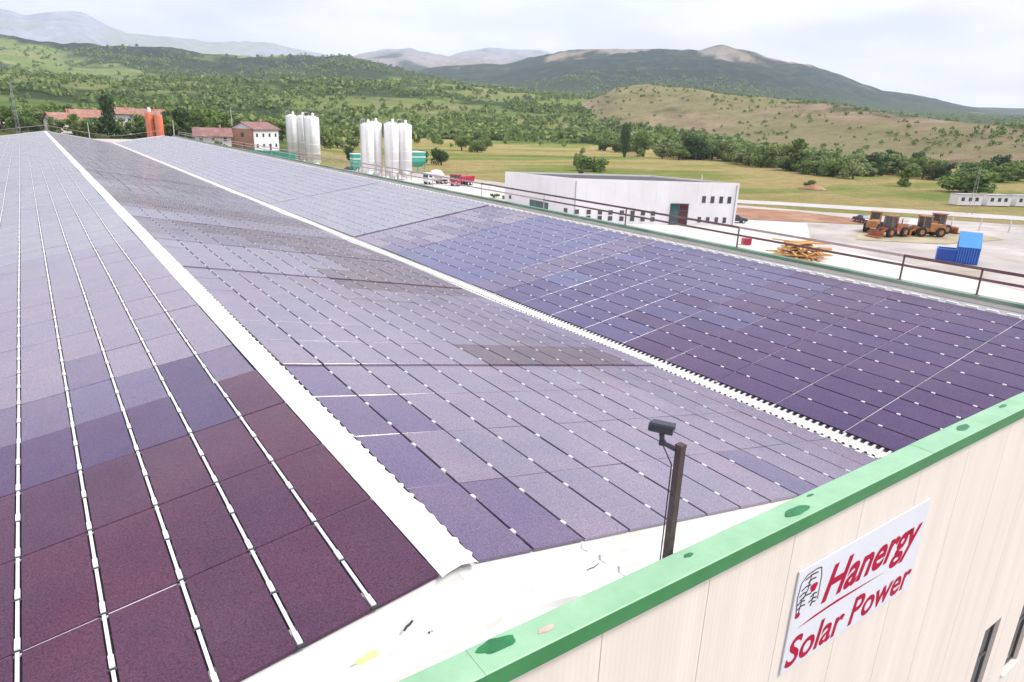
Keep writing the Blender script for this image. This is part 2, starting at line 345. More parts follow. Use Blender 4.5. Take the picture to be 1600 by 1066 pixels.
def build_ground():
    az = np.concatenate([np.arange(-180, -14, 4.0), np.arange(-14, 82, 0.22), np.arange(82, 180, 4.0)])
    rr = np.concatenate([np.linspace(0.5, 200, 14), np.geomspace(215, 14500, 300), np.array([16500])])
    A, Rr = np.meshgrid(np.radians(az), rr)
    X = np.sin(A)*Rr; Y = np.cos(A)*Rr
    h, who, r, azd, hs = terrain(X.ravel(), Y.ravel())
    x, y = X.ravel(), Y.ravel()
    forest, dry, rock, plain = land_cover(x, y, h, who)
    nA, nR = len(az), len(rr)
    me = bpy.data.meshes.new('ground')
    idx = np.arange(nA*nR).reshape(nR, nA)
    a = idx[:-1, :]; b = np.roll(idx, -1, 1)[:-1, :]; c = np.roll(idx, -1, 1)[1:, :]; d = idx[1:, :]
    F = np.stack([a, d, c, b], -1).reshape(-1, 4)
    V = np.stack([x, y, h], -1)
    cidx = len(V); V = np.vstack([V, [[0, 0, 0]]])
    faces = [tuple(q) for q in F.tolist()] + [(cidx, int(idx[0, i]), int(idx[0, (i+1) % nA])) for i in range(nA)]
    me.from_pydata(V.tolist(), [], faces)
    at = me.color_attributes.new('cover', 'FLOAT_COLOR', 'POINT')
    C = np.zeros((len(V), 4), np.float32); C[:-1, 0] = forest; C[:-1, 1] = dry; C[:-1, 2] = rock; C[:-1, 3] = plain; C[-1, 3] = 1
    at.data.foreach_set('color', C.ravel())
    me.polygons.foreach_set('use_smooth', [True]*len(me.polygons)); me.update()
    m, nt, p = new_mat('land')
    ca = nt.nodes.new('ShaderNodeVertexColor'); ca.layer_name = 'cover'
    sp = nt.nodes.new('ShaderNodeSeparateColor'); nt.links.new(ca.outputs['Color'], sp.inputs[0])
    fF, fD, fR = sp.outputs[0], sp.outputs[1], sp.outputs[2]; fP = ca.outputs['Alpha']
    # grass of the hillsides
    g1 = ramp(nt, noise(nt, 0.02, 8, 'World', 0.7), [(0.3, (0.12, 0.21, 0.045)), (0.55, (0.25, 0.32, 0.09)), (0.72, (0.45, 0.42, 0.19))])
    d1 = ramp(nt, noise(nt, 0.03, 9, 'World', 0.75), [(0.28, (0.23, 0.21, 0.10)), (0.5, (0.42, 0.315, 0.205)), (0.72, (0.58, 0.44, 0.31))])
    r1 = ramp(nt, noise(nt, 0.012, 9, 'World', 0.7), [(0.3, (0.22, 0.19, 0.15)), (0.7, (0.42, 0.37, 0.33))])
    f1 = ramp(nt, noise(nt, 0.06, 8, 'World', 0.8), [(0.32, (0.022, 0.048, 0.018)), (0.5, (0.06, 0.105, 0.035)), (0.7, (0.13, 0.18, 0.06))])
    # fields of the plain: long strips lying across the view, straw and green
    s1 = noise(nt, 0.02, 3, 'World', 0.5, (0.3, 0.8, 1.0), (0, 0, R_(28)))
    pl = ramp(nt, s1, [(0.34, (0.22, 0.33, 0.07)), (0.43, (0.40, 0.44, 0.12)), (0.48, (0.66, 0.53, 0.23)), (0.54, (0.64, 0.51, 0.21)), (0.60, (0.44, 0.45, 0.12)), (0.68, (0.28, 0.37, 0.09))])
    pf = ramp(nt, noise(nt, 0.25, 8, 'World', 0.7), [(0.3, (0.75, 0.75, 0.75)), (0.7, (1.2, 1.2, 1.2))]); pl = mixc(nt, 1.0, pl, pf, 'MULTIPLY')
    pg = nt.nodes.new('ShaderNodeNewGeometry'); pz = nt.nodes.new('ShaderNodeSeparateXYZ'); nt.links.new(pg.outputs['Position'], pz.inputs[0])
    mr = nt.nodes.new('ShaderNodeMapRange'); mr.inputs[1].default_value = 70; mr.inputs[2].default_value = 190; nt.links.new(pz.outputs['Z'], mr.inputs[0])
    pine = ramp(nt, noise(nt, 0.015, 9, 'World', 0.75), [(0.33, (0.010, 0.024, 0.022)), (0.52, (0.024, 0.05, 0.036)), (0.66, (0.08, 0.11, 0.06)), (0.76, (0.16, 0.16, 0.10))])
    f1 = mixc(nt, mr.outputs[0], f1, pine)
    mr2 = nt.nodes.new('ShaderNodeMapRange'); mr2.inputs[1].default_value = 480; mr2.inputs[2].default_value = 700; nt.links.new(pz.outputs['Z'], mr2.inputs[0])
    haze_rock = ramp(nt, noise(nt, 0.006, 9, 'World', 0.75), [(0.35, (0.17, 0.20, 0.26)), (0.65, (0.46, 0.48, 0.52))]); r1 = mixc(nt, mr2.outputs[0], r1, haze_rock)  # pale rock of the far peaks, with distance haze put into its colour
    out = mixc(nt, fD, g1, d1); out = mixc(nt, fR, out, r1); out = mixc(nt, fF, out, f1); out = mixc(nt, fP, out, pl)
    nt.links.new(out, p.inputs['Base Color']); p.inputs['Roughness'].default_value = 0.95; p.inputs['Specular IOR Level'].default_value = 0.1
    bn = noise(nt, 0.05, 9, 'World', 0.8); bump(nt, p, bn, 1.0, 11.0)
    me.materials.append(m)
    return struct(obj('ground', me))
build_ground()

def sheet(name, poly, z, mat):
    mb = MB(); mb.add([(x, y, z) for x, y in poly], [tuple(range(len(poly)))])
    return struct(mb.build(name, mat))
M['concrete'] = simple('yard_concrete', (0.42, 0.38, 0.355), 0.85, 0.22, 0.12, coord='Object', dirt=(0.29, 0.24, 0.19), dirt_scale=0.09)
M['road'] = simple('pale_road', (0.46, 0.43, 0.41), 0.85, 0.1, 0.2)
M['soil'] = simple('red_brown_soil', (0.30, 0.15, 0.085), 0.95, 0.3, 0.25, dirt=(0.40, 0.27, 0.17), dirt_scale=0.12)
M['straw'] = simple('straw_field', (0.47, 0.38, 0.17), 0.95, 0.25, 0.08)
M['verge'] = simple('dry_verge', (0.36, 0.31, 0.20), 0.95, 0.3, 0.3)
sheet('yard', [(-40, -60), (150, -60), (172, 10), (160, 52), (136, 84), (118, 118), (106, 160), (98, 215), (70, 250), (-40, 250)], 0.03, M['concrete'])
sheet('road', [(106, 126), (114, 118), (140, 92), (160, 66), (182, 40), (188, 44), (168, 72), (146, 98), (120, 124), (110, 132)], 0.06, M['road'])
sheet('soil_bank', [(104, 84), (112, 78), (126, 66.5), (133, 72), (132, 84), (122, 97), (112, 100), (104, 94)], 0.09, M['soil'])
sheet('verge', [(106, 57), (116, 48), (132, 46), (137, 54), (128, 60), (116, 62)], 0.09, M['verge'])

# ------------------------------------------------------------------ factory: roof, walls, parapets
Y0, Y1 = 3.29, 140.0
zP1 = lambda x: 12.0 + 0.15*(x-2.58)
zP2 = lambda x: 12.0 - 0.18*(x-2.92)
zP3 = lambda x: 10.34 + 0.16*(x-12.62)
fac = thing('factory_building', 'long factory hall with folded white sheet roof, cream walls and green parapet', 'factory')
def corrugated(name, xa, za, xb, zb, rib=0.05, pitch=0.25):
    mb = MB(); n = int((Y1-Y0)/pitch); ys = []; zs = []
    for i in range(n):
        y = Y0+i*pitch
        for dy, dz in ((0, 0), (0.46, 0), (0.56, rib), (0.86, rib), (0.96, 0)):
            ys.append(y+dy*pitch); zs.append(dz)
    xs = [(xa, za), (xb, zb)]
    vs = [(x, y, z+dz) for x, z in xs for y, dz in zip(ys, zs)]
    N = len(ys)
    return mb.add(vs, [(i, i+N, i+N+1, i+1) for i in range(N-1)]).build(name, M['sheet'], fac)
corrugated('roof_slope', -6.8, zP1(-6.8)-0.11, 2.76, zP1(2.76)-0.11)
corrugated('roof_slope', 2.76, zP2(2.76)-0.11, 12.2, zP2(12.2)-0.11)
corrugated('roof_slope', 12.30, zP3(12.30)-0.070, 20.62, zP3(20.62)-0.080, rib=0.038, pitch=0.15)
# ridge cap: folded flashing with teeth that dip between the ribs
mb = MB(); n = int((Y1-4.55)/0.25)-1; vs = []
for i in range(n+1):
    y = 4.62+i*0.25
    for dy, dx, dz in ((0, 0.0, -0.010), (0.12, 0.0, -0.010), (0.16, 0.02, -0.004), (0.20, 0.02, -0.004)):
        j = random.uniform(-0.010, 0.010)
        vs += [(2.56, y+dy, 11.99), (2.62, y+dy, 12.015), (2.76, y+dy, 12.048), (2.90, y+dy, 12.028), (2.955+dx+j, y+dy, 12.012+dz)]
N = len(vs)//5
mb.add(vs, [(k*5+c, k*5+c+1, (k+1)*5+c+1, (k+1)*5+c) for k in range(N-1) for c in range(4)])
mb.build('ridge_cap', M['flash'], fac)
# valley gutter and fascia under the open rib ends
mb = MB()
mb.add([(12.14, Y0, 10.19), (12.14, Y1, 10.19), (12.16, Y1, 9.98), (12.16, Y0, 9.98), (12.31, Y0, 9.98), (12.31, Y1, 9.98), (12.31, Y1, zP3(12.31)-0.073), (12.31, Y0, zP3(12.31)-0.073)],
       [(0, 1, 2, 3), (3, 2, 5, 4), (4, 5, 6, 7)])
mb.build('valley_gutter', M['flash'], fac)
MB().box((12.55, Y0, 9.6), (12.60, Y1, 10.20)).build('rib_closure', M['darkclamp'], fac)
# edge trim along the upper rim of the right slope, then the flat deck and the side parapet
mb = MB()
for i in range(270):
    y = Y0+0.1+i*0.5; mb.box((20.60, y, zP3(20.6)-0.06), (20.70, y+0.30, zP3(20.6)+0.02))
stuff(mb.build('rim_trim', M['flash'], fac))
MB().box((20.56, Y0, 11.38), (21.92, Y1, 11.46)).build('roof_deck', M['greydeck'], fac)
MB().box((21.92, 3.30, 0.0), (22.10, Y1+0.2, 11.58)).build('side_wall', M['wall'], fac)
MB().box((21.88, 3.28, 11.58), (22.15, Y1+0.25, 11.68)).build('parapet_cap', simple('dull_green_flashing', (0.11, 0.21, 0.14), 0.6, 0.3, 0.4, dirt=(0.34, 0.36, 0.33), dirt_scale=0.25), fac)
MB().box((-7.2, 3.30, 0.0), (-7.0, Y1+0.2, 11.2)).build('side_wall', M['wall'], fac)
MB().box((-7.0, Y1+0.02, 0.0), (21.9, Y1+0.2, 10.9)).build('end_wall', M['wall'], fac)
# gable trim of the far end follows the folds
mb = MB()
for (xa, za, xb, zb) in ((-6.9, zP1(-6.9), 2.76, 12.02), (2.76, 12.02, 12.28, 10.32), (12.28, 10.32, 20.6, zP3(20.6))):
    mb.hexa([(xa, Y1+0.0, za-1.4), (xb, Y1, zb-1.4), (xb, Y1+0.22, zb-1.4), (xa, Y1+0.22, za-1.4), (xa, Y1, za+0.06), (xb, Y1, zb+0.06), (xb, Y1+0.22, zb+0.06), (xa, Y1+0.22, za+0.06)])
mb.build('gable_trim', M['flash'], fac)
# gable wall towards the camera: tall sandwich panels with recessed joints, two windows
WIN = [(12.22, 12.88), (13.95, 14.65), (15.7, 16.4), (17.45, 18.15)]; WZ = (6.2, 8.02)
xs = [-7.2] + [4.36+1.257*k for k in range(-9, 14)] + [22.1]
xs = sorted(x for x in xs if -7.2 <= x <= 22.1)
for xa, xb in zip(xs[:-1], xs[1:]):
    a, b = xa+0.004, xb-0.004
    if b-a < 0.05: continue
    cut = sorted((max(a, w0), min(b, w1)) for w0, w1 in WIN if w0 < b and w1 > a)
    mb = MB(); cur = a
    for w0, w1 in cut:
        if w0 > cur+0.002: mb.box((cur, 3.06, 0), (w0, 3.14, 12.33))
        mb.box((w0, 3.06, 0), (w1, 3.14, WZ[0])); mb.box((w0, 3.06, WZ[1]), (w1, 3.14, 12.33)); cur = w1
    if cur < b-0.002: mb.box((cur, 3.06, 0), (b, 3.14, 12.33))
    mb.build('wall_panel', M['wall'], fac)
mb = MB()
edges = [-7.19]+[v for w in WIN for v in w]+[22.09]
for k in range(0, len(edges), 2): mb.box((edges[k], 3.145, 0), (edges[k+1], 3.25, 12.40))
for w0, w1 in WIN: mb.box((w0, 3.145, 0), (w1, 3.25, WZ[0])); mb.box((w0, 3.145, WZ[1]), (w1, 3.25, 12.40))
mb.build('wall_core', M['seam'], fac)
for w0, w1 in WIN:
    mb = MB(); t = 0.05; y0, y1 = 3.12, 3.17
    mb.box((w0, y0, WZ[0]), (w0+t, y1, WZ[1])); mb.box((w1-t, y0, WZ[0]), (w1, y1, WZ[1]))
    mb.box((w0+t, y0, WZ[0]), (w1-t, y1, WZ[0]+t)); mb.box((w0+t, y0, WZ[1]-t), (w1-t, y1, WZ[1])); mb.box((w0+t, y0, 7.2), (w1-t, y1, 7.25))
    w = mb.build('window', M['frame'], fac)
    MB().box((w0+t, 3.14, WZ[0]+t), (w1-t, 3.15, WZ[1]-t)).build('pane', M['glass'], w)
    MB().box((w0-0.03, 3.02, WZ[0]-0.05), (w1+0.03, 3.12, WZ[0]-0.003)).build('sill', M['flash'], w)
MB().box((-7.2, 3.252, 9.6), (21.9, 3.268, 12.40)).build('parapet_lining', M['flash'], fac)
# green cap in lengths with overlapped joints
jx = [-7.25, -4.2, -1.1, 2.0, 5.1, 8.2, 11.3, 14.4, 17.5, 22.2]
for i, (xa, xb) in enumerate(zip(jx[:-1], jx[1:])):
    dz = 0.003*(i % 2); mb = MB(); x1 = xb+(0.04 if i < len(jx)-2 else 0)
    A = [(3.277, 12.33), (3.277, 12.478), (3.27, 12.48), (3.02, 12.48), (3.01, 12.472), (3.01, 12.32), (3.03, 12.305), (3.03, 12.45), (3.255, 12.45), (3.255, 12.33)]
    A = [(y+(0.001 if i % 2 else 0)*(1 if y > 3.1 else -1), z+dz) for y, z in A]
    nA = len(A)
    mb.add([(xa, y, z) for y, z in A]+[(x1, y, z) for y, z in A],
           [(k, (k+1) % nA, nA+(k+1) % nA, nA+k) for k in range(nA)]+[tuple(range(nA-1, -1, -1)), tuple(range(nA, 2*nA))])
    cap = mb.build('parapet_cap', M['cap'], fac)
    def blot(name, cx, cy, rx, ry, mat, n=26, sd=0, lab=None):
        rg = random.Random(sd); m2 = MB(); pts = []
        for k in range(n):
            a = 2*math.pi*k/n; q = 1+0.10*math.sin(2*a+sd)+0.07*math.sin(5*a+2*sd)+rg.uniform(-0.05, 0.05)
            pts.append((cx+rx*q*math.cos(a), cy+max(-0.11, min(0.11, ry*q*math.sin(a)))))
        m2.prism(pts, 12.4805+dz, 12.484+dz)
        o = m2.build(name, mat, cap)
        if lab: o['label'] = lab
    if xa == 2.0:
        blot('paint_patch', 2.21, 3.20, 0.15, 0.062, M['patch'], sd=3, lab='large dark green paint patch on the cap')
        blot('paint_patch', 2.60, 3.135, 0.085, 0.022, M['pinkpatch'], sd=5, lab='pinkish scraped patch on the cap')
        blot('paint_patch', 4.19, 3.19, 0.05, 0.025, M['patch'], sd=8)
    if xa == 5.1:
        blot('paint_patch', 5.66, 3.115, 0.17, 0.06, M['patch'], sd=2, lab='squarish dark green paint patch on the cap')
        blot('paint_patch', 6.05, 3.22, 0.05, 0.015, M['patch'], sd=9)
    if xa == 8.2:
        blot('paint_patch', 9.3, 3.16, 0.16, 0.05, M['patch'], sd=12); blot('paint_patch', 10.6, 3.2, 0.10, 0.03, M['patch'], sd=14)

# ------------------------------------------------------------------ solar arrays
def unit_panel(w, l, key):
    k = 'solar_panel_%s_%.3f' % (key, w)
    if k in bpy.data.meshes: return bpy.data.meshes[k]
    mb = MB(); b = 0.004
    mb.add([(0, 0, -0.035), (w, 0, -0.035), (w, l, -0.035), (0, l, -0.035), (0, 0, -b), (w, 0, -b), (w, l, -b), (0, l, -b), (b, b, 0), (w-b, b, 0), (w-b, l-b, 0), (b, l-b, 0)],
           [(0, 3, 2, 1), (0, 1, 5, 4), (1, 2, 6, 5), (2, 3, 7, 6), (3, 0, 4, 7), (4, 5, 9, 8), (5, 6, 10, 9), (6, 7, 11, 10), (7, 4, 8, 11), (8, 9, 10, 11)])
    return mb.mesh(k, M[key])
def array(label, x0, z0, slope, pitchx, ncol, pitchy, reflect_tone, bends, colgap, rowgap, visible, clamps=True, rowstrip='darkclamp'):
    """x0,z0: near corner of the panel plane; slope dz/dx"""
    arr = thing('solar_array', label, 'solar array', (x0, 4.69, z0), 0, 'solar arrays on the folded roof')
    th = math.atan(slope); cw = pitchx/math.cos(th)-colgap; pl = pitchy-rowgap
    nrow = int((Y1-0.4-4.69)/pitchy)
    zoff = []; zend = []; sl = []
    for r in range(nrow):
        v = 0; ga = 0; gb = 1
        for ga_, gb_, v_ in bends:
            if ga_ <= r < gb_: ga, gb, v = ga_, gb_, v_
        sl.append(v); zoff.append(v*pitchy*(r-(ga+gb)/2.0)); zend.append(zoff[-1]+v*pitchy)
    base = 0.0
    cells = []
    for c in range(ncol):
        for r in range(nrow):
            cells.append((math.hypot(x0+(c+.5)*pitchx, 4.69+(r+.5)*pitchy), c, r))
    cells.sort()
    rg = random.Random(int(x0*100)); big = 0; rest = {}; clist = []
    for d, c, r in cells:
        key = reflect_tone(c, r, rg)
        tx = math.atan(sl[r])+rg.gauss(0, 0.0022); ty = -th+rg.gauss(0, 0.0022)
        Mx = Matrix.Translation((c*pitchx+0.5*colgap*math.cos(th), r*pitchy, c*pitchx*slope+zoff[r]-base)) @ Matrix.Rotation(ty, 4, 'Y') @ Matrix.Rotation(tx, 4, 'X')
        me = unit_panel(cw, pl, key)
        if visible(c, r) and big < 295:
            o = obj('solar_panel', me, arr); o.matrix_local = Mx; big += 1
        else:
            L = rest.setdefault(key, MB())
            L.add([Mx @ v.co for v in me.vertices], [tuple(p.vertices) for p in me.polygons])
        if clamps and c > 0:
            for q in (0.24, 0.76):
                clist.append((d, c, r, q))
    keys = list(rest); allb = MB()
    for i, k in enumerate(keys): allb.add(rest[k].v, rest[k].f, i)
    if keys: stuff(allb.build('distant_panels', [M[k] for k in keys], arr))
    if clamps:
        cm = MB().box((-0.021, -0.038, -0.03), (0.021, 0.038, 0.010)).mesh('clamp', M['clamp'])
        clist.sort(); far = MB()
        for i, (d, c, r, q) in enumerate(clist):
            if rg.random() < 0.04 or (r > 24 and rg.random() < 0.8): continue
            Mx = Matrix.Translation((c*pitchx, (r+q+rg.uniform(-.015, .015))*pitchy, c*pitchx*slope+zoff[r]-base+sl[r]*q*pitchy)) @ Matrix.Rotation(-th, 4, 'Y')
            if i < 295:
                o = obj('clamp', cm, arr); o.matrix_local = Mx
            else: far.add([Mx @ v.co for v in cm.vertices], [tuple(p.vertices) for p in cm.polygons])
        stuff(far.build('distant_clamps', M['clamp'], arr))
    # purlin rails under the columns carry the modules
    rl = MB()
    for c in range(ncol+1):
        x = c*pitchx; rl.box((x-0.03, 0.3, x*slope-0.105), (x+0.03, nrow*pitchy, x*slope-0.045))
    stuff(rl.build('purlin_rails', M['darkclamp'], arr))
    rs = MB()
    for r in range(1, nrow):
        z = min(zoff[r], zend[r-1])-0.022; w = ncol*pitchx; y = r*pitchy-rowgap/2
        rs.hexa([(0, y-.03, z-.02), (w, y-.03, z-.02+w*slope), (w, y+.03, z-.02+w*slope), (0, y+.03, z-.02), (0, y-.03, z), (w, y-.03, z+w*slope), (w, y+.03, z+w*slope), (0, y+.03, z)])
    stuff(rs.build('cross_rails', M[rowstrip], arr))
    return arr, nrow, zoff, zend
def reflect_tone1(c, r, rg):  # farther rows go paler: sky reflection put into the panel colour
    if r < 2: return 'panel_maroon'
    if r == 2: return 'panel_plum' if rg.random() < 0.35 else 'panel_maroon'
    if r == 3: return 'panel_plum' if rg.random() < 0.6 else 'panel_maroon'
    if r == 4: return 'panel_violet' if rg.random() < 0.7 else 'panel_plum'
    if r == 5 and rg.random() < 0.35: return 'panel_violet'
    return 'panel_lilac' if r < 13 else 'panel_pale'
def reflect_tone2(c, r, rg):  # brown and grey cells are painted hill reflections, lilac ones carry the sky
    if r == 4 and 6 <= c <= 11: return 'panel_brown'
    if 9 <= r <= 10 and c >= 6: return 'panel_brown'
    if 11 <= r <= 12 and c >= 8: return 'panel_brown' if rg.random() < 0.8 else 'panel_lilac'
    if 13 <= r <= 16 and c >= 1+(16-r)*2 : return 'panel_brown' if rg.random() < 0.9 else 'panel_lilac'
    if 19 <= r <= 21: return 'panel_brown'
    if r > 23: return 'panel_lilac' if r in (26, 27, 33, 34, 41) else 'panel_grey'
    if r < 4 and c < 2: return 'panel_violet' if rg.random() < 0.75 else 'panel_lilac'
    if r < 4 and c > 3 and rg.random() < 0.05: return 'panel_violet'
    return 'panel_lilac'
def reflect_tone3(c, r, rg):  # plum to pale by row: growing sky reflection painted as panel colour
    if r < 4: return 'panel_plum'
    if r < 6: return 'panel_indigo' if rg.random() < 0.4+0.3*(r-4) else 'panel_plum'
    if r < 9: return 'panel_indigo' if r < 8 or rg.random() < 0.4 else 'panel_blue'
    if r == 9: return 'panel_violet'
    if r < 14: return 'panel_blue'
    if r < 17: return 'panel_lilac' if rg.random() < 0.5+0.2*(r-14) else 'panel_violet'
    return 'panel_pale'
NC1 = 14
arr1, nrow1, zo1, ze1 = array('solar array of large maroon and lilac panels parted by white strips, left of the ridge', 2.58-NC1*0.66, zP1(2.58-NC1*0.66), 0.15, 0.66, NC1, 1.56, lambda c, r, rg: reflect_tone1(c, r, rg),
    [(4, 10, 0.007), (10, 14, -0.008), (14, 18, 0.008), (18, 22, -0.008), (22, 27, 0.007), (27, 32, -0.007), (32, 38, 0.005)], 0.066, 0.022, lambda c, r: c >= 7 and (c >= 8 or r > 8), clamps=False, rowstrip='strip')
array('solar array of lilac panels with brown patches between the ridge and the valley', 2.964, zP2(2.964), -0.18, 0.69, 13, 1.54, reflect_tone2,
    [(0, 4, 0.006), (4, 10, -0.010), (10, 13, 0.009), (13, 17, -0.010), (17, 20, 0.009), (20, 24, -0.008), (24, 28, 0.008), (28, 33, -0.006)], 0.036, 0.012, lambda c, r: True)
array('solar array of plum and blue panels rising from the valley to the railing', 12.62, zP3(12.62), 0.16, 0.658, 12, 1.6, reflect_tone3,
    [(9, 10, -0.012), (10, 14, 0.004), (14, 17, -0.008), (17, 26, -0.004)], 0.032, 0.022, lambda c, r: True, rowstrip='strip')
# white cover strips of the left array, broken by dark connectors every half module
for c in range(1, NC1):
    x = c*0.66; mb = MB(); dk = MB(); n = int(nrow1*1.56/0.78)
    for i in range(n):
        r = min(int((i+0.5)/2), nrow1-1); ya = i*0.78+0.012; yb = ya+0.745
        za = zo1[r]+(ze1[r]-zo1[r])*((ya/1.56)-r); zb = zo1[r]+(ze1[r]-zo1[r])*((yb/1.56)-r)
        z = x*0.15; w = 0.015; ym = ya+0.16
        zm = za+(zb-za)*0.2
        mb.hexa([(x-w, ym, z+zm-.012), (x+w, ym, z+zm-.012), (x+w, yb, z+zb-.012), (x-w, yb, z+zb-.012), (x-w, ym, z+zm+.004), (x+w, ym, z+zm+.004), (x+w, yb, z+zb+.004), (x-w, yb, z+zb+.004)])
        w2 = 0.022
        mb.hexa([(x-w2, ya, z+za-.012), (x+w2, ya, z+za-.012), (x+w2, ym-.002, z+zm-.012), (x-w2, ym-.002, z+zm-.012), (x-w2, ya, z+za+.012), (x+w2, ya, z+za+.012), (x+w2, ym-.002, z+zm+.010), (x-w2, ym-.002, z+zm+.010)])
        dk.box((x-0.036, ya-0.032, z+za-0.02), (x+0.036, ya-0.003, z+za+0.001))
    s = mb.build('cover_strip', M['strip'], arr1)
    stuff(dk.build('connectors', M['darkclamp'], s))

# ------------------------------------------------------------------ safety railing along the right edge
rl = thing('safety_railing', 'long rusty railing of thin posts and two bars along the roof edge', 'railing', (22.02, 0, 11.68))
k = 0; y = 3.86
ypost = []
ypost = [3.9, 8.0, 10.2]; y = 16.43
while y < Y1: ypost.append(y); y += 6.2
pm = MB().box((-0.022, -0.022, 0), (0.022, 0.022, 0.80)).box((-0.06, -0.06, 0), (0.06, 0.06, 0.012)).mesh('post', M['rail'])
M['rail_pale'] = simple('pale_primed_steel', (0.50, 0.38, 0.36), 0.6, 0.2, 1.0)
pm2 = MB().box((-0.018, -0.018, 0), (0.018, 0.018, 0.80)).mesh('post', M['rail_pale'])
for y in ypost: obj('post', pm if y < 26 else pm2, rl, (0, y, 0))
for i in range(len(ypost)-1):
    ya, yb = ypost[i]+0.02, ypost[i+1]-0.02
    MB().box((-0.05, ya, 0.73), (-0.022, yb, 0.815)).build('bar', M['rail_pale' if i in (2,) or i > 5 else 'rail'], rl)
    MB().box((-0.05, ya, 0.44), (-0.022, yb, 0.515)).build('bar', M['rail_pale' if i > 4 else 'rail'], rl)
fr = thing('safety_railing', 'low railing across the far gable end of the roof', 'railing', (0, Y1+0.12, 10.4))
for i in range(13):
    x = -6+i*2.2; z = (zP1(x) if x < 2.76 else zP2(x) if x < 12.28 else zP3(x))-10.4
    MB().box((x-.03, -.03, z), (x+.03, .03, z+1.0)).build('post', M['rail'], fr)
    if i < 12:
        x2 = x+2.2; z2 = (zP1(x2) if x2 < 2.76 else zP2(x2) if x2 < 12.28 else zP3(x2))-10.4
        MB().tube((x, 0, z+0.95), (x2, 0, z2+0.95), 0.025, n=6).build('bar', M['rail_pale'], fr)

# ------------------------------------------------------------------ camera on its pole
cc = thing('security_camera', 'dark bullet camera on a brown steel pole behind the green parapet', 'security camera', (4.10, 3.34, zP2(4.10)-0.1))
H = 13.50-(zP2(4.10)-0.1)
pb = MB(); s = 0.031
pb.box((-s, -s, 0), (s, s, H)); pb.box((-0.09, -0.045, 0), (0.09, 0.09, 0.012)); pb.box((-s-.003, -s-.003, H-0.02), (s+.003, s+.003, H+0.004))
pb.build('pole', M['pole'], cc)
ab = MB(); a0 = Vector((-0.02, 0.03, H-0.05)); a1 = Vector((-0.055, 0.155, H-0.03)); a2 = Vector((-0.062, 0.165, H+0.05))
ab.tube(a0, a1, 0.024, 0.02, 10); ab.tube(a1, a2, 0.020, 0.024, 10); ab.tube(a1+Vector((0, 0, -0.02)), a1+Vector((0, 0, 0.02)), 0.03, n=10)
ab.build('arm', M['camhouse'], cc)
dirv = Vector((0.60, -0.78, -0.06)).normalized(); cpos = a2+Vector((0, 0, 0.045))
hb = MB()
hb.tube(cpos-dirv*0.10, cpos+dirv*0.09, 0.044, n=18); hb.tube(cpos-dirv*0.115, cpos-dirv*0.10, 0.034, 0.044, n=18)
u = dirv.cross(Vector((0, 0, 1))).normalized(); up = u.cross(dirv)
q0, q1 = cpos-dirv*0.09, cpos+dirv*0.105
hb.hexa([q0-u*.05+up*.035, q1-u*.05+up*.035, q1+u*.05+up*.035, q0+u*.05+up*.035, q0-u*.04+up*.055, q1-u*.04+up*.055, q1+u*.04+up*.055, q0+u*.04+up*.055])
hs_ = hb.build('housing', M['camhouse'], cc)
lb = MB(); lb.tube(cpos+dirv*0.0905, cpos+dirv*0.094, 0.036, n=18); lb.build('lens_face', M['lens'], hs_)
lb = MB(); lb.tube(cpos+dirv*0.095, cpos+dirv*0.100, 0.016, n=14); lb.build('lens', M['camhouse'], hs_)
wb = MB(); wb.path([a2+Vector((0, .02, 0)), a1+Vector((0.02, 0.0, -0.04)), Vector((-0.03, 0.05, H-0.2)), Vector((-0.035, 0.048, 0.05))], 0.006, 6); wb.build('cable', M['black'], cc)

# ------------------------------------------------------------------ sign on the wall
sg = thing('wall_sign', 'white wall sign with red lettering and a small black and red emblem', 'sign', (5.80, 3.058, 10.45))
bd = MB(); bd.box((0, -0.018, 0), (2.74, -0.002, 1.31)); bd.build('board', M['signboard'], sg)
def text(txt, x0, z0, x1, z1, mat, name, shear=0.10, bold=0.012):
    cu = bpy.data.curves.new('lettering', 'FONT'); cu.body = txt; cu.size = 1; cu.offset = bold; cu.resolution_u = 5
    t = bpy.data.objects.new('lettering', cu); col.objects.link(t)
    bpy.context.view_layer.update()
    dg = bpy.context.evaluated_depsgraph_get(); me = bpy.data.meshes.new_from_object(t.evaluated_get(dg))
    bpy.data.objects.remove(t); bpy.data.curves.remove(cu)
    n = len(me.vertices); co = np.zeros(n*3); me.vertices.foreach_get('co', co); co = co.reshape(-1, 3)
    co[:, 0] += co[:, 1]*shear/0.7
    mn, mxx = co.min(0), co.max(0)
    X = x0+(co[:, 0]-mn[0])/(mxx[0]-mn[0])*(x1-x0); Z = z0+(co[:, 1]-mn[1])/(mxx[1]-mn[1])*(z1-z0)
    out = np.stack([X, np.full(n, -0.0205), Z], -1)
    me.vertices.foreach_set('co', out.ravel()); me.materials.clear(); me.materials.append(mat); me.update()
    return obj(name, me, sg)
text('Hanergy', 0.55, 0.545, 2.68, 1.14, M['red'], 'lettering', 0.22, 0.026)
text('Solar Power', 0.05, 0.05, 2.70, 0.44, M['red'], 'lettering', 0.12, 0.019)
ul = MB(); ul.add([(0.16, -0.0205, 0.545), (0.75, -0.0205, 0.565), (1.95, -0.0205, 0.555), (0.9, -0.0205, 0.60), (0.45, -0.0205, 0.585)], [(0, 1, 2, 3, 4)]); ul.build('underline', M['red'], sg)
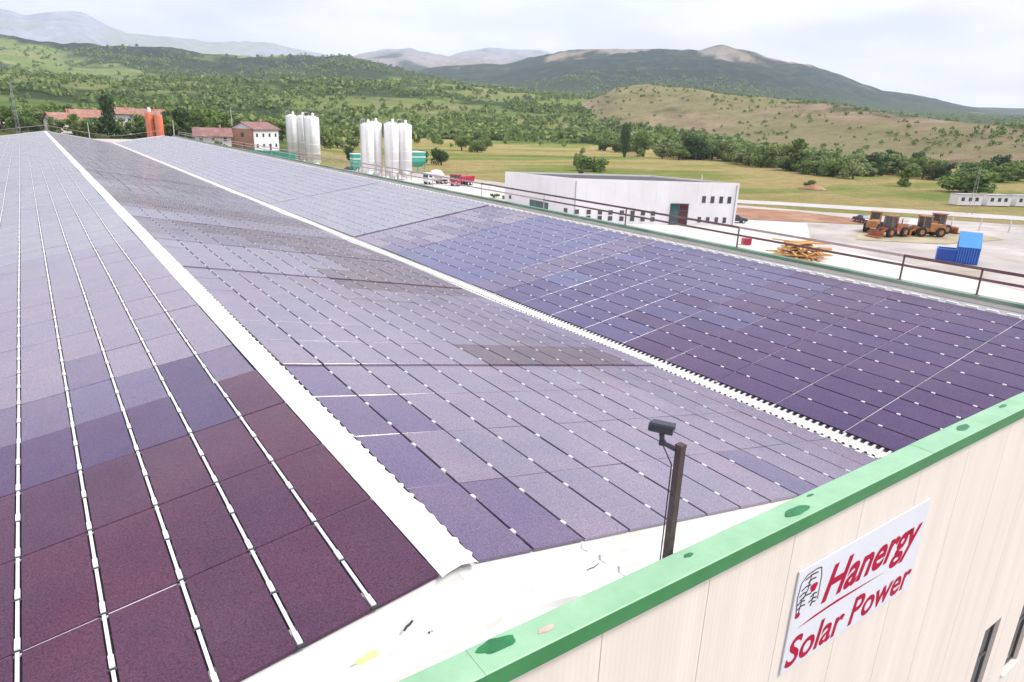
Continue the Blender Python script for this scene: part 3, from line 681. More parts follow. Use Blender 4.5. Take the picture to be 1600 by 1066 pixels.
# emblem: rounded black outline, brush-like strokes, a red heart of the mark
em = MB()
def stroke(pts, w, y=-0.021):
    for (xa, za), (xb, zb) in zip(pts[:-1], pts[1:]):
        d = Vector((xb-xa, 0, zb-za)).normalized(); nrm = Vector((-d.z, 0, d.x))*w/2
        em.add([(xa-nrm.x, y, za-nrm.z), (xb-nrm.x, y, zb-nrm.z), (xb+nrm.x, y, zb+nrm.z), (xa+nrm.x, y, za+nrm.z)], [(0, 1, 2, 3)])
stroke([(0.08, 0.75), (0.045, 0.98), (0.07, 1.15), (0.16, 1.22), (0.32, 1.235), (0.41, 1.22), (0.445, 1.10), (0.455, 0.80)], 0.014)
for k_, (xa, xb, zc) in enumerate([(0.14, 0.36, 1.18), (0.20, 0.34, 1.12), (0.10, 0.26, 1.06), (0.08, 0.20, 0.99), (0.10, 0.30, 0.94), (0.06, 0.20, 0.89), (0.30, 0.42, 0.90), (0.28, 0.43, 0.84), (0.08, 0.22, 0.83), (0.32, 0.42, 0.79)]):
    stroke([(xa, zc-0.015), ((xa+xb)/2, zc+0.012), (xb, zc)], 0.018)
stroke([(0.24, 1.20), (0.22, 1.02), (0.16, 0.92)], 0.016); stroke([(0.36, 0.92), (0.34, 0.76)], 0.016); stroke([(0.14, 0.92), (0.12, 0.76)], 0.016)
em.build('emblem', M['black'], sg)
e2 = MB(); e2.add([(0.33+0.06*math.cos(a)*(1+.25*math.sin(3*a)), -0.0215, 1.0+0.065*math.sin(a)*(1+.2*math.cos(2*a))) for a in [2*math.pi*i/18 for i in range(18)]], [tuple(range(18))])
e2.add([(0.11+0.045*math.cos(a), -0.0215, 0.735+0.035*math.sin(a)) for a in [2*math.pi*i/12 for i in range(12)]], [tuple(range(12))]); e2.build('emblem_spot', M['red'], sg)

# ------------------------------------------------------------------ litter and marks on the white roof
def on1(x): return zP1(x)-0.11
def on2(x): return zP2(x)-0.11
def debris(x, y, z, pts, r, lab):
    mb = MB(); mb.path([Vector(p) for p in pts], r, 6)
    tag(mb.build('debris', M['debris'], loc=(x, y, z+r)), lab, 'debris')
debris(2.08, 4.36, on1(2.08)+0.03, [(-.05, -.03, 0), (-.01, 0, .004), (.02, .01, 0), (.06, .035, .003)], 0.010, 'short twisted black offcut on the white roof beside the maroon panels')
debris(2.19, 4.47, on1(2.19)+0.03, [(-.012, 0, 0), (.014, .006, 0)], 0.009, 'tiny black scrap between the black offcut and the panel edge')
debris(2.20, 4.18, on1(2.20)+0.03, [(-.02, -.006, 0), (0, .008, 0), (.02, 0, 0)], 0.010, 'small black scrap between the black offcut and the green parapet')
debris(3.47, 4.47, on2(3.47)+0.03, [(-.012, 0, 0), (.012, .006, 0)], 0.007, 'tiny dark screw on the white roof below the lilac panels')
debris(3.49, 4.20, on2(3.49)+0.03, [(-.012, 0, 0), (.012, -.006, 0)], 0.007, 'tiny dark screw lying midway between the lilac panels and the parapet')
debris(4.05, 4.22, on2(4.05)+0.05, [(-.12, -.03, 0), (-.04, 0.02, .004), (.05, .02, 0), (.12, .035, .003)], 0.005, 'thin dark wire lying on the white roof near the camera pole')
mb = MB(); rg = random.Random(4)
for i in range(26):
    y = 4.66-i*0.025; x = 4.31+i*0.004+rg.uniform(-.006, .006); w = rg.uniform(.006, .02); z = on2(x)+0.0515
    mb.add([(x-w, y-.013, z+w*.18), (x+w, y-.013, z-w*.18), (x+w, y+.013, z-w*.18), (x-w, y+.013, z+w*.18)], [(0, 1, 2, 3)])
mb.build('sealant_bead', M['sealant'], fac)
rg = random.Random(5); pts = []
for k in range(22):
    a = 2*math.pi*k/22; q = 1+rg.uniform(-.3, .3); pts.append((1.66+.10*q*math.cos(a), 4.26+.045*q*math.sin(a)))
mb = MB(); mb.add([(x, y, on1(x)+0.053) for x, y in pts], [tuple(range(22))]); o = mb.build('yellow_stain', M['yellowpatch'], fac); o['label'] = 'pale yellow paint stain on the white roof sheet'

# ------------------------------------------------------------------ things on the ground around the factory
M['concrete_bright'] = simple('bright_concrete', (0.60, 0.565, 0.535), 0.8, 0.10, 0.15, dirt=(0.46, 0.42, 0.38), dirt_scale=0.12)
sheet('apron', [(30, 20), (74, 20), (88, 27), (93, 43), (94, 51), (94, 57), (116, 72), (109, 80), (99, 86), (92, 120), (98, 150), (90, 175), (70, 200), (30, 215)], 0.06, M['concrete_bright'])
M['white_render'] = simple('white_cladding', (0.80, 0.79, 0.80), 0.6, 0.03, 0.2, dirt=(0.72, 0.70, 0.70), dirt_scale=0.08)
M['roof_dark'] = simple('dark_flat_roof', (0.07, 0.065, 0.07), 0.8, 0.2, 0.3)
M['steel_grey'] = simple('grey_steel', (0.35, 0.35, 0.37), 0.45, 0.15, 2.0)
# white warehouse
C = Vector((74.2, 89.3, 0)); Rt = Vector((99.3, 75.2, 0)); Lf = Vector((75.3, 111.3, 0)); Bk = Rt+(Lf-C)
wh = thing('warehouse', 'white flat-roofed warehouse with small square windows and a tall teal and maroon entrance', 'warehouse', C)
U = (Rt-C); UL = U.length; U.normalize(); V = (Lf-C); VL = V.length; V.normalize()
NU = Vector((-U.y, U.x, 0)); NU = -NU if NU.dot(V) > 0 else NU      # outward normal of the entrance face
NV = Vector((-V.y, V.x, 0)); NV = -NV if NV.dot(U) > 0 else NV
zt = {0: 7.4, 1: 7.3, 2: 6.9, 3: 6.85}
q = [Vector((0, 0, 0)), Rt-C, Bk-C, Lf-C]
MB().hexa([Vector((p.x, p.y, -0.3)) for p in q]+[Vector((p.x, p.y, zt[i]-0.25)) for i, p in enumerate(q)]).build('body', M['white_render'], wh)
inset = [U*0.35+V*0.35, U*(UL-0.35)+V*0.35, U*(UL-0.35)+V*(VL-0.35), U*0.35+V*(VL-0.35)]
MB().add([Vector((p.x, p.y, zt[i]-0.24)) for i, p in enumerate(inset)], [(0, 1, 2, 3)]).build('flat_roof', M['roof_dark'], wh)
for i in range(4):
    j = (i+1) % 4
    MB().hexa([q[i]+Vector((0, 0, zt[i]-.25)), q[j]+Vector((0, 0, zt[j]-.25)), inset[j]+Vector((0, 0, zt[j]-.25)), inset[i]+Vector((0, 0, zt[i]-.25)),
               q[i]+Vector((0, 0, zt[i])), q[j]+Vector((0, 0, zt[j])), inset[j]+Vector((0, 0, zt[j])), inset[i]+Vector((0, 0, zt[i]))]).build('roof_parapet', M['white_render'], wh)
def wall_box(mb, A, N, u0, u1, z0, z1, d0, d1, mi=0):
    p = [A*u0+N*d0, A*u1+N*d0, A*u1+N*d1, A*u0+N*d1]
    mb.hexa([Vector((w.x, w.y, z0)) for w in p]+[Vector((w.x, w.y, z1)) for w in p], mi)
def far_window(parent, A, N, u, z, w, h, glass='glass', mull=True):
    mb = MB(); t = 0.07
    wall_box(mb, A, N, u, u+t, z, z+h, 0.0, 0.06); wall_box(mb, A, N, u+w-t, u+w, z, z+h, 0.0, 0.06)
    wall_box(mb, A, N, u+t, u+w-t, z, z+t, 0.0, 0.06); wall_box(mb, A, N, u+t, u+w-t, z+h-t, z+h, 0.0, 0.06)
    fr_ = mb.build('window', M['frame'], parent)
    m2 = MB(); wall_box(m2, A, N, u+t, u+w-t, z+t, z+h-t, 0.005, 0.03); m2.build('pane', M[glass], fr_)
for zx in (550, 620, 688, 750, 818, 882, 945, 1005):
    u = (zx-520)/990*UL-0.35; far_window(wh, U, NU, u, 1.55, 0.72, 0.75); far_window(wh, U, NU, u, 0.55, 0.72, 0.75)
for zx in (1303, 1355, 1408, 1458):
    u = (zx-520)/990*UL-0.3; far_window(wh, U, NU, u, 3.9, 0.65, 1.15); far_window(wh, U, NU, u-0.4, 0.55, 0.6, 0.95)
en = MB(); u0, u1 = (1105-520)/990*UL, (1215-520)/990*UL
for uu in (u0, (u0+u1)/2-.05, u1-.1): wall_box(en, U, NU, uu, uu+.1, 0, 3.7, 0.0, 0.14)
for z in (0, 1.2, 2.45, 3.6): wall_box(en, U, NU, u0+.1, u1-.1, z, z+.1, 0.0, 0.12)
e_ = en.build('entrance', M['frame'], wh)
for k in range(3):
    for gi, (a, b) in enumerate(((u0+.1, (u0+u1)/2-.05), ((u0+u1)/2+.05, u1-.1))):
        g_ = MB(); wall_box(g_, U, NU, a, b, (0, 1.2, 2.45)[k]+.1, (1.2, 2.45, 3.6)[k], 0.01, 0.06); g_.build('pane', M['glass_teal' if gi == 0 else 'glass_maroon'], e_)
jt = MB()
for k in range(1, 12): wall_box(jt, U, NU, k*UL/12-.02, k*UL/12+.02, 3.85, 7.0, 0.0, 0.012)
for k in range(1, 9): wall_box(jt, V, NV, k*VL/9-.02, k*VL/9+.02, 2.8, 6.5, 0.0, 0.012)
stuff(jt.build('cladding_joints', simple('pale_joint', (0.62, 0.61, 0.62), 0.6), wh))
for u in (0.4, UL-0.5):
    dp = MB(); wall_box(dp, U, NU, u, u+.12, 0.1, 7.0, 0.02, 0.14); dp.build('downpipe', M['steel_grey'], wh)
far_window(wh, V, NV, 1.2, 1.6, 1.0, 0.7); far_window(wh, V, NV, 19.5, 1.9, 0.8, 0.7)
g_ = MB(); wall_box(g_, V, NV, 7.0, 13.0, 0.2, 2.6, 0.0, 0.05); dr = g_.build('loading_door', M['frame'], wh)
g_ = MB()
for k in range(5): wall_box(g_, V, NV, 7.2+k*1.15, 8.2+k*1.15, 0.5, 2.4, 0.052, 0.07)
g_.build('pane', M['glass_teal'], dr)

# silos
M['silo_white'] = simple('white_silo_paint', (0.86, 0.86, 0.86), 0.5, 0.02, 0.6, dirt=(0.78, 0.77, 0.76), dirt_scale=0.3)
M['silo_orange'] = simple('orange_silo_paint', (0.70, 0.17, 0.07), 0.45, 0.1, 0.6)
def silo(x, y, dia, top, label, group, mat='silo_white', pipe=True, filt=True):
    z0 = ground_z(x, y); s_ = thing('silo', label, 'silo', (x, y, z0), 0, group); r = dia/2; H = top-z0
    b = MB(); b.lathe((0, 0, 0), [(r, 2.6), (r, H-0.6), (r*0.97, H-0.5), (r*0.5, H-0.1), (r*0.3, H)], 24); b.build('shell', M[mat], s_, True)
    b = MB(); b.lathe((0, 0, 0), [(0.35, 0.7), (r, 2.62)], 20); b.build('hopper', M[mat], s_, True)
    for k in range(4):
        a = math.pi/4+k*math.pi/2; b = MB(); b.tube((r*.92*math.cos(a), r*.92*math.sin(a), 0), (r*.92*math.cos(a), r*.92*math.sin(a), 3.2), 0.12, n=8); b.build('leg', M['steel_grey'], s_)
    b = MB()
    for z in (3.0, 5.2, 7.6, 10.0, 12.4):
        if z < H-1.5: b.lathe((0, 0, 0), [(r+.01, z-.05), (r+.035, z-.03), (r+.035, z+.03), (r+.01, z+.05)], 24)
    b.build('seam_bands', M[mat], s_)
    b = MB()
    for k in range(10):
        a = 2*math.pi*k/10; p = Vector((r*.93*math.cos(a), r*.93*math.sin(a), H-.85)); b.tube(p, p+Vector((0, 0, .95)), 0.025, n=5)
        a2 = 2*math.pi*(k+1)/10; p2 = Vector((r*.93*math.cos(a2), r*.93*math.sin(a2), H-.85))
        for hh in (.5, .95): b.tube(p+Vector((0, 0, hh)), p2+Vector((0, 0, hh)), 0.022, n=5)
    b.build('guard_rail', M['steel_grey'], s_)
    if filt:
        b = MB(); b.lathe((r*.25, 0, H-.15), [(.35, 0), (.35, .75), (.2, .95)], 12); b.build('dust_filter', M['silo_white'], s_)
    if pipe:
        b = MB(); b.path([(-r-.2, -.3*r, .8), (-r-.2, -.3*r, H+.35), (-r*.8, -.2*r, H+.9), (-r*.4, -.1*r, H+.9), (-r*.25, 0, H-.1)], 0.09, 8); b.build('fill_pipe', M['steel_grey'], s_)
    b = MB(); a = -2.0; c_, s2 = math.cos(a)*(r+.22), math.sin(a)*(r+.22)
    for sgn in (-.2, .2): b.tube((c_+sgn*math.sin(a), s2-sgn*math.cos(a), .5), (c_+sgn*math.sin(a), s2-sgn*math.cos(a), H), 0.03, n=5)
    for k in range(int(H/.6)): b.tube((c_-.2*math.sin(a), s2+.2*math.cos(a), .8+k*.6), (c_+.2*math.sin(a), s2-.2*math.cos(a), .8+k*.6), 0.02, n=4)
    b.build('ladder', M['steel_grey'], s_)
    return s_
silo(65.0, 208.5, 3.6, 16.0, 'white silo with arched fill pipe, beside the brown-roofed house', 'white cement silos')
silo(68.2, 201.0, 4.4, 15.8, 'thick white silo with a ladder, in the trio next to the brown-roofed house', 'white cement silos', pipe=True)
silo(67.6, 207.5, 3.2, 15.9, 'white silo half hidden between its two neighbours beside the brown-roofed house', 'white cement silos', pipe=False)
for i, (x, y, d, t) in enumerate([(72.4, 171, 3.5, 14.6), (75.6, 173.5, 3.8, 15.0), (79.2, 171, 3.8, 15.0), (83.3, 172, 4.2, 14.8)]):
    silo(x, y, d, t, ['slim white silo at the end of the four, beside the small green bin', 'white silo second in the row of four', 'white silo third in the row of four, left of the gap', 'white silo standing apart in the row of four, beside the green hopper'][i], 'white silos in the row of four', pipe=i in (0, 3))
silo(22.9, 174, 1.55, 15.6, 'slender orange silo of the pair beyond the far roof end, nearer the red-roofed houses', 'orange silos', 'silo_orange', False, True)
silo(24.6, 173, 1.7, 15.3, 'slightly thicker orange silo of the pair beyond the far roof end', 'orange silos', 'silo_orange', False, False)
M['green_plant'] = simple('green_plant_paint', (0.05, 0.36, 0.27), 0.5, 0.15, 0.5)
def hopper(x, y, w, h, label):
    z0 = ground_z(x, y); t = thing('hopper', label, 'hopper', (x, y, z0))
    b = MB(); b.hexa([(-w*.3, -w*.3, h*.3), (w*.3, -w*.3, h*.3), (w*.3, w*.3, h*.3), (-w*.3, w*.3, h*.3), (-w/2, -w/2, h*.55), (w/2, -w/2, h*.55), (w/2, w/2, h*.55), (-w/2, w/2, h*.55)]); b.build('funnel', M['green_plant'], t)
    MB().box((-w/2, -w/2, h*.552), (w/2, w/2, h)).build('bin', M['green_plant'], t)
    b = MB(); b.box((-w/2-.06, -w/2-.06, h*.75), (w/2+.06, w/2+.06, h*.79)); b.box((-w/2-.08, -w/2-.08, h-.12), (w/2+.08, w/2+.08, h+.06)); b.build('rim', M['silo_white'], t)
    for sx in (-1, 1):
        for sy in (-1, 1): MB().box((sx*w*.44-.12, sy*w*.44-.12, 0), (sx*w*.44+.12, sy*w*.44+.12, h*.6)).build('leg', M['green_plant'], t)
hopper(97.5, 194, 5.0, 6.4, 'green aggregate hopper on legs to the right of the white silos')
hopper(76.5, 189, 2.6, 6.0, 'small green bin behind the slim end silo')
gf = thing('fence', 'green sheet fence below the brown-roofed house', 'fence', (47, 205, ground_z(47, 205)))
for i in range(8):
    x, y = i*1.35, -i*2.6
    MB().hexa([(x, y, 0), (x+1.33, y-2.55, 0), (x+1.37, y-2.5, 0), (x+.04, y+.05, 0), (x, y, 5.6), (x+1.33, y-2.55, 5.5), (x+1.37, y-2.5, 5.5), (x+.04, y+.05, 5.6)]).build('fence_panel', M['green_plant'], gf)

# houses
M['tile_red'] = simple('red_roof_tiles', (0.33, 0.16, 0.12), 0.8, 0.3, 0.8, dirt=(0.42, 0.27, 0.21), dirt_scale=0.5)
M['tile_brown'] = simple('brown_roof_tiles', (0.24, 0.12, 0.11), 0.8, 0.25, 0.8, dirt=(0.33, 0.2, 0.18), dirt_scale=0.5)
M['plaster'] = simple('cream_plaster', (0.72, 0.66, 0.62), 0.85, 0.08, 0.4)
M['plaster_white'] = simple('white_plaster', (0.78, 0.77, 0.78), 0.85, 0.05, 0.4)
M['brick'] = simple('raw_orange_brick', (0.45, 0.25, 0.16), 0.85, 0.2, 1.5)
def house(x, y, rz, L, W, eave, ridge, wall, roof, label, chim=True, rows=2, side=None):
    z0 = ground_z(x, y)-0.2; h = thing('house', label, 'house', (x, y, z0), rz, 'houses beyond the factory')
    b = MB(); b.box((-L/2, -W/2, 0), (L/2, W/2, eave)); b.add([(-L/2, -W/2, eave), (-L/2, W/2, eave), (-L/2, 0, ridge-.15)], [(0, 2, 1)]); b.add([(L/2, -W/2, eave), (L/2, W/2, eave), (L/2, 0, ridge-.15)], [(0, 1, 2)])
    b.build('wall', M[wall], h)
    if side: MB().box((-L/2-.03, -W/2+.02, 0), (-L/2-.004, W/2-.02, eave)).build('side_wall', M[side], h)
    o = 0.6; b = MB(); k = (ridge-eave)/(W/2); ze = eave-k*o
    b.add([(-L/2-o, -W/2-o, ze), (L/2+o, -W/2-o, ze), (L/2+o, 0, ridge), (-L/2-o, 0, ridge), (-L/2-o, W/2+o, ze), (L/2+o, W/2+o, ze)] + [(-L/2-o, -W/2-o, ze+.18), (L/2+o, -W/2-o, ze+.18), (L/2+o, 0, ridge+.18), (-L/2-o, 0, ridge+.18), (-L/2-o, W/2+o, ze+.18), (L/2+o, W/2+o, ze+.18)],
          [(0, 3, 2, 1), (3, 4, 5, 2), (6, 7, 8, 9), (9, 8, 11, 10), (0, 1, 7, 6), (4, 10, 11, 5), (0, 6, 9, 3), (3, 9, 10, 4), (1, 2, 8, 7), (2, 5, 11, 8)])
    rf = b.build('roof', M[roof], h)
    if chim: MB().box((L*.2, -.35, ridge-.6), (L*.2+.6, .25, ridge+1.1)).build('chimney', M['brick'], rf)
    n = max(2, int(L/3))
    for r in range(rows):
        for i in range(n):
            u = -L/2+(i+.5)*L/n; z = 1.1+r*(eave-0.4)/rows
            w = MB().box((u-.55, -W/2-.05, z), (u+.55, -W/2-.003, z+1.3)).build('window', M['plaster_white'], h)
            MB().box((u-.45, -W/2-.07, z+.1), (u+.45, -W/2-.052, z+1.2)).build('pane', M['glass'], w)
        w = MB().box((-L/2-.05, -.6, 1.1+r*(eave-.4)/rows), (-L/2-.033, .6, 2.4+r*(eave-.4)/rows)).build('window', M['frame'], h)
    MB().box((L*.1, -W/2-.06, 0.2), (L*.1+1.0, -W/2-.004, 2.3)).build('door', M['frame'], h)
    return h
house(63.5, 244, R_(36), 12.5, 9, 7.0, 9.0, 'plaster_white', 'tile_brown', 'white house with brown tiled roof and bare brown gable next to the silos', side='brick')
house(49.2, 240, R_(-10), 10.5, 8, 5.0, 7.2, 'plaster', 'tile_brown', 'low cream house with a brown roof beside the taller brown-roofed house')
house(11.8, 298, R_(20), 9.5, 8, 4.6, 7.0, 'plaster', 'tile_red', 'small cream house with an orange-red hipped-looking roof at the village end')
house(20.5, 322, R_(5), 12, 9, 5.6, 8.2, 'plaster_white', 'tile_red', 'pale house with a long red roof behind the small red-roofed house')
house(30.0, 300, R_(-8), 9, 9, 7.4, 9.4, 'plaster_white', 'tile_red', 'tall white house with a bluish front and red roof among the village trees', rows=2)
house(39.5, 304, R_(-12), 12, 9, 5.8, 9.2, 'brick', 'tile_red', 'unplastered orange brick house with a red roof behind the orange silos')
house(-9.5, 330, R_(10), 12, 9, 4.6, 7.0, 'plaster', 'tile_red', 'cream house with a red roof at the far left of the village')

# vehicles and machines
M['tyre'] = simple('black_rubber', (0.025, 0.025, 0.025), 0.9)
M['paint_white'] = simple('white_vehicle_paint', (0.75, 0.75, 0.75), 0.35, 0.05)
M['paint_red'] = simple('red_vehicle_paint', (0.38, 0.02, 0.05), 0.35, 0.1)
M['paint_dark'] = simple('dark_vehicle_paint', (0.05, 0.045, 0.07), 0.3, 0.1)
M['paint_rust'] = simple('rusty_orange_paint', (0.33, 0.10, 0.045), 0.6, 0.35, 1.5, dirt=(0.22, 0.09, 0.05), dirt_scale=1.0)
M['paint_yellow'] = simple('worn_yellow_paint', (0.40, 0.17, 0.055), 0.6, 0.25, 1.5, dirt=(0.3, 0.14, 0.06), dirt_scale=1.0)
M['blue_light'] = simple('light_blue_sheet', (0.06, 0.27, 0.68), 0.45, 0.08, 0.8)
M['blue_dark'] = simple('deep_blue_sheet', (0.012, 0.06, 0.36), 0.45, 0.1, 0.8)
def wheel(parent, x, y, r, w, rim='paint_white'):
    o = MB().tube((x, y-w/2, r), (x, y+w/2, r), r, n=18).build('wheel', M['tyre'], parent)
    MB().tube((x, y-w/2-.015, r), (x, y+w/2+.015, r), r*.5, n=12).build('rim', M[rim], o)
def truck(x, y, rz, paint, body, label, tip=True):
    t = thing('truck', label, 'truck', (x, y, ground_z(x, y)+.06), rz, 'lorries in the yard')
    MB().box((-3.4, -.45, .7), (3.2, .45, 1.0)).build('chassis', M['tyre'], t)
    b = MB(); b.hexa([(1.75, -1.2, .75), (3.5, -1.2, .75), (3.5, 1.2, .75), (1.75, 1.2, .75), (1.75, -1.2, 2.9), (3.25, -1.15, 2.9), (3.25, 1.15, 2.9), (1.75, 1.2, 2.9)]); cb = b.build('cab', M[paint], t)
    b = MB(); b.hexa([(3.36, -1.02, 1.75), (3.45, -1.02, 1.75), (3.45, 1.02, 1.75), (3.36, 1.02, 1.75), (3.27, -1.0, 2.65), (3.32, -1.0, 2.65), (3.32, 1.0, 2.65), (3.27, 1.0, 2.65)]); b.build('windscreen', M['glass'], cb)
    for sy in (-1, 1):
        MB().box((2.2, sy*1.205-.01, 1.8), (3.1, sy*1.205+.01, 2.6)).build('side_window', M['glass'], cb)
        MB().box((3.47, sy*.95-.15, .95), (3.53, sy*.95+.15, 1.15)).build('headlight', M['silo_white'], cb)
    b = MB()
    if tip:
        b.hexa([(-3.6, -1.2, 1.05), (1.5, -1.2, 1.05), (1.5, 1.2, 1.05), (-3.6, 1.2, 1.05), (-3.8, -1.25, 2.35), (1.6, -1.25, 2.35), (1.6, 1.25, 2.35), (-3.8, 1.25, 2.35)])
        for k in range(6):
            for sy in (-1, 1): b.box((-3.3+k*.95, sy*1.25-.05, 1.1), (-3.2+k*.95, sy*1.25+.05, 2.4))
    else:
        b.lathe((0, 0, 0), [(.5, 0), (1.15, .9), (1.25, 2.2), (.8, 3.6), (.6, 3.8)], 16)
        b.v = [(z-2.9+.6, yy, xx*.9+2.2+.15*z) for xx, yy, z in b.v]
    b.build('load_body', M[body], t)
    for xx in (2.6, -1.3, -2.5):
        for sy in (-1, 1): wheel(t, xx, sy*1.0, .5, .35)
    return t
truck(90.5, 153.5, R_(200), 'paint_red', 'paint_red', 'dark red tipper lorry parked between the white lorry and the warehouse')
truck(86.0, 159.0, R_(190), 'paint_white', 'paint_white', 'white concrete mixer lorry parked beside the red lorry', tip=False)
def car(x, y, rz, paint, label):
    t = thing('car', label, 'car', (x, y, ground_z(x, y)+.06), rz, 'cars in the yard')
    prof = [(-2.1, .35), (-2.15, .8), (-2.0, .95), (-1.5, 1.0), (-1.0, 1.42), (.3, 1.45), (.95, 1.0), (1.9, .88), (2.1, .6), (2.05, .35)]
    n = len(prof); b = MB()
    b.add([(px, -.85 if pz < 1.1 else -.7, pz) for px, pz in prof]+[(px, .85 if pz < 1.1 else .7, pz) for px, pz in prof], [tuple(range(n)), tuple(range(2*n-1, n-1, -1))]+[(i, n+i, n+(i+1) % n, (i+1) % n) for i in range(n)])
    bd_ = b.build('body', M[paint], t)
    for sy in (-1, 1):
        b = MB(); b.hexa([(-1.2, sy*.80-.02, 1.03), (.75, sy*.80-.02, 1.03), (.75, sy*.80+.02, 1.03), (-1.2, sy*.80+.02, 1.03), (-.9, sy*.73-.02, 1.36), (.3, sy*.73-.02, 1.36), (.3, sy*.73+.02, 1.36), (-.9, sy*.73+.02, 1.36)]); b.build('side_window', M['glass'], bd_)
        for xx in (-1.35, 1.35): wheel(t, xx, sy*.78, .32, .2)
    return t
car(80.3, 203, R_(30), 'paint_dark', 'dark car parked between the two silo groups')
car(103.2, 78.2, R_(-35), 'paint_dark', 'dark car parked at the warehouse corner by the soil bank')
car(128.5, 68.5, R_(60), 'paint_dark', 'dark car at the end of the soil bank by the road')
car(131.5, 60.5, R_(20), 'paint_white', 'white car parked behind the loaders')
def loader(x, y, rz, paint, label, group='construction machines in the yard'):
    t = thing('wheel_loader', label, 'loader', (x, y, ground_z(x, y)+.09), rz, group)
    b = MB(); b.hexa([(-3.0, -.9, .9), (-.2, -.9, .9), (-.2, .9, .9), (-3.0, .9, .9), (-2.9, -.8, 2.0), (-.2, -.85, 2.15), (-.2, .85, 2.15), (-2.9, .8, 2.0)]); b.build('engine_cover', M[paint], t)
    MB().box((-.19, -.75, .8), (2.0, .75, 1.5)).build('front_frame', M[paint], t)
    b = MB()
    for sx in (-.25, 1.05):
        for sy in (-.75, .75): b.box((sx-.06, sy-.06, 1.51), (sx+.06, sy+.06, 3.25))
    b.box((-.45, -.9, 3.25), (1.25, .9, 3.4)); cb = b.build('cab', M[paint], t)
    MB().box((-.17, -.68, 1.55), (.97, .68, 3.2)).build('cab_glass', M['glass'], cb)
    for sy in (-.6, .6):
        b = MB(); b.hexa([(1.2, sy-.1, 1.55), (1.5, sy-.1, 1.5), (1.5, sy+.1, 1.5), (1.2, sy+.1, 1.55), (3.2, sy-.1, .65), (3.4, sy-.1, .9), (3.4, sy+.1, .9), (3.2, sy+.1, .65)]); b.build('lift_arm', M[paint], t)
    pf = [(3.3, .95), (3.35, .15), (4.5, .08), (4.5, .14), (3.6, .3), (3.55, 1.15)]; n = 6
    b = MB(); b.add([(px, -1.35, pz) for px, pz in pf]+[(px, 1.35, pz) for px, pz in pf], [tuple(range(n)), tuple(range(2*n-1, n-1, -1))]+[(i, n+i, n+(i+1) % n, (i+1) % n) for i in range(n)]); b.build('bucket', M[paint], t)
    for xx in (-2.0, 1.35):
        for sy in (-1, 1): wheel(t, xx, sy*1.0, .8, .5, 'paint_yellow')
    MB().tube((-1.8, .4, 2.0), (-1.8, .4, 2.9), .07, n=8).build('exhaust', M['tyre'], t)
    return t
loader(115.5, 56.5, R_(170), 'paint_rust', 'rusty orange loader with its bucket turned towards the lumber pile')
loader(121.8, 54.0, R_(150), 'paint_yellow', 'worn yellow loader in the middle of the machine row')
loader(127.5, 55.0, R_(-20), 'paint_rust', 'dark rusty loader beside the boundary fence posts')
loader(118.5, 61.0, R_(20), 'paint_yellow', 'worn yellow loader standing behind the machine row')
# blue skip with a tall lid next to a low blue container
bc = thing('container', 'bright blue tall steel container with a lighter sloping front in the yard', 'container', (101.2, 39.0, 0.03), R_(-62)); bc.scale = (0.74, 0.85, 0.94)
MB().hexa([(-1.7, -1.2, 0), (1.7, -1.2, 0), (1.7, 1.2, 0), (-1.7, 1.2, 0), (-1.7, -1.2, 2.3), (1.7, -1.2, 2.3), (1.7, 1.2, 4.2), (-1.7, 1.2, 4.2)]).build('body', M['blue_dark'], bc)
MB().hexa([(-1.75, -1.24, 2.32), (1.75, -1.24, 2.32), (1.75, 1.2, 4.25), (-1.75, 1.2, 4.25), (-1.75, -1.24, 2.38), (1.75, -1.24, 2.38), (1.75, 1.2, 4.31), (-1.75, 1.2, 4.31)]).build('lid', M['blue_light'], bc)
for k in range(9): MB().box((-1.6+k*.4-.04, -1.27, .05), (-1.6+k*.4+.04, -1.203, 2.25)).build('rib', M['blue_light'], bc)
b2 = thing('container', 'low deep blue open container beside the tall blue one', 'container', (100.08, 41.1, 0.03), R_(-62)); b2.scale = (0.8, 0.85, 0.9)
b = MB(); b.box((-1.4, -1, 0), (1.4, 1, .1)); b.box((-1.4, -1, .1), (1.4, -.92, 1.9)); b.box((-1.4, .92, .1), (1.4, 1, 1.9)); b.box((-1.4, -.92, .1), (-1.32, .92, 1.9)); b.box((1.32, -.92, .1), (1.4, .92, 1.9)); b.build('body', M['blue_dark'], b2)
b = MB(); b.box((-1.46, -1.06, 1.9), (1.46, -.9, 2.0)); b.box((-1.46, .9, 1.9), (1.46, 1.06, 2.0)); b.box((-1.46, -.9, 1.9), (-1.3, .9, 2.0)); b.box((1.3, -.9, 1.9), (1.46, .9, 2.0)); b.build('rim', M['blue_light'], b2)
# lumber pile: each plank its own
M['timber'] = simple('fresh_timber', (0.62, 0.34, 0.12), 0.8, 0.25, 0.6)
lp_scale = 1.3
lp = thing('lumber_pile', 'untidy pile of fresh yellow timber planks on the bright concrete', 'lumber pile', (83.4, 52.0, 0.07), R_(-32))
lp.scale = (lp_scale,)*3
rg = random.Random(3); pm_ = MB().box((-2.0, -.09, -.06), (2.0, .09, .06)).mesh('plank', M['timber'])
for k in range(70):
    o = obj('plank', pm_, lp); lay = k//12
    o.location = (rg.uniform(-2.2, 2.2)*(1-lay*.1), rg.uniform(-1.6, 1.6)*(1-lay*.12), .08+lay*.27+rg.uniform(-.02, .05)); o.rotation_euler = (rg.uniform(-.05, .05), rg.uniform(-.06, .06), (0 if lay % 2 else 1.35)+rg.gauss(0, .35)); o.scale = (rg.uniform(.6, 1.1), 1, 1)
cr_ = thing('crate', 'small dark red crate on the bright concrete beside the timber pile', 'crate', (84.5, 61.5, 0.07), R_(-30))
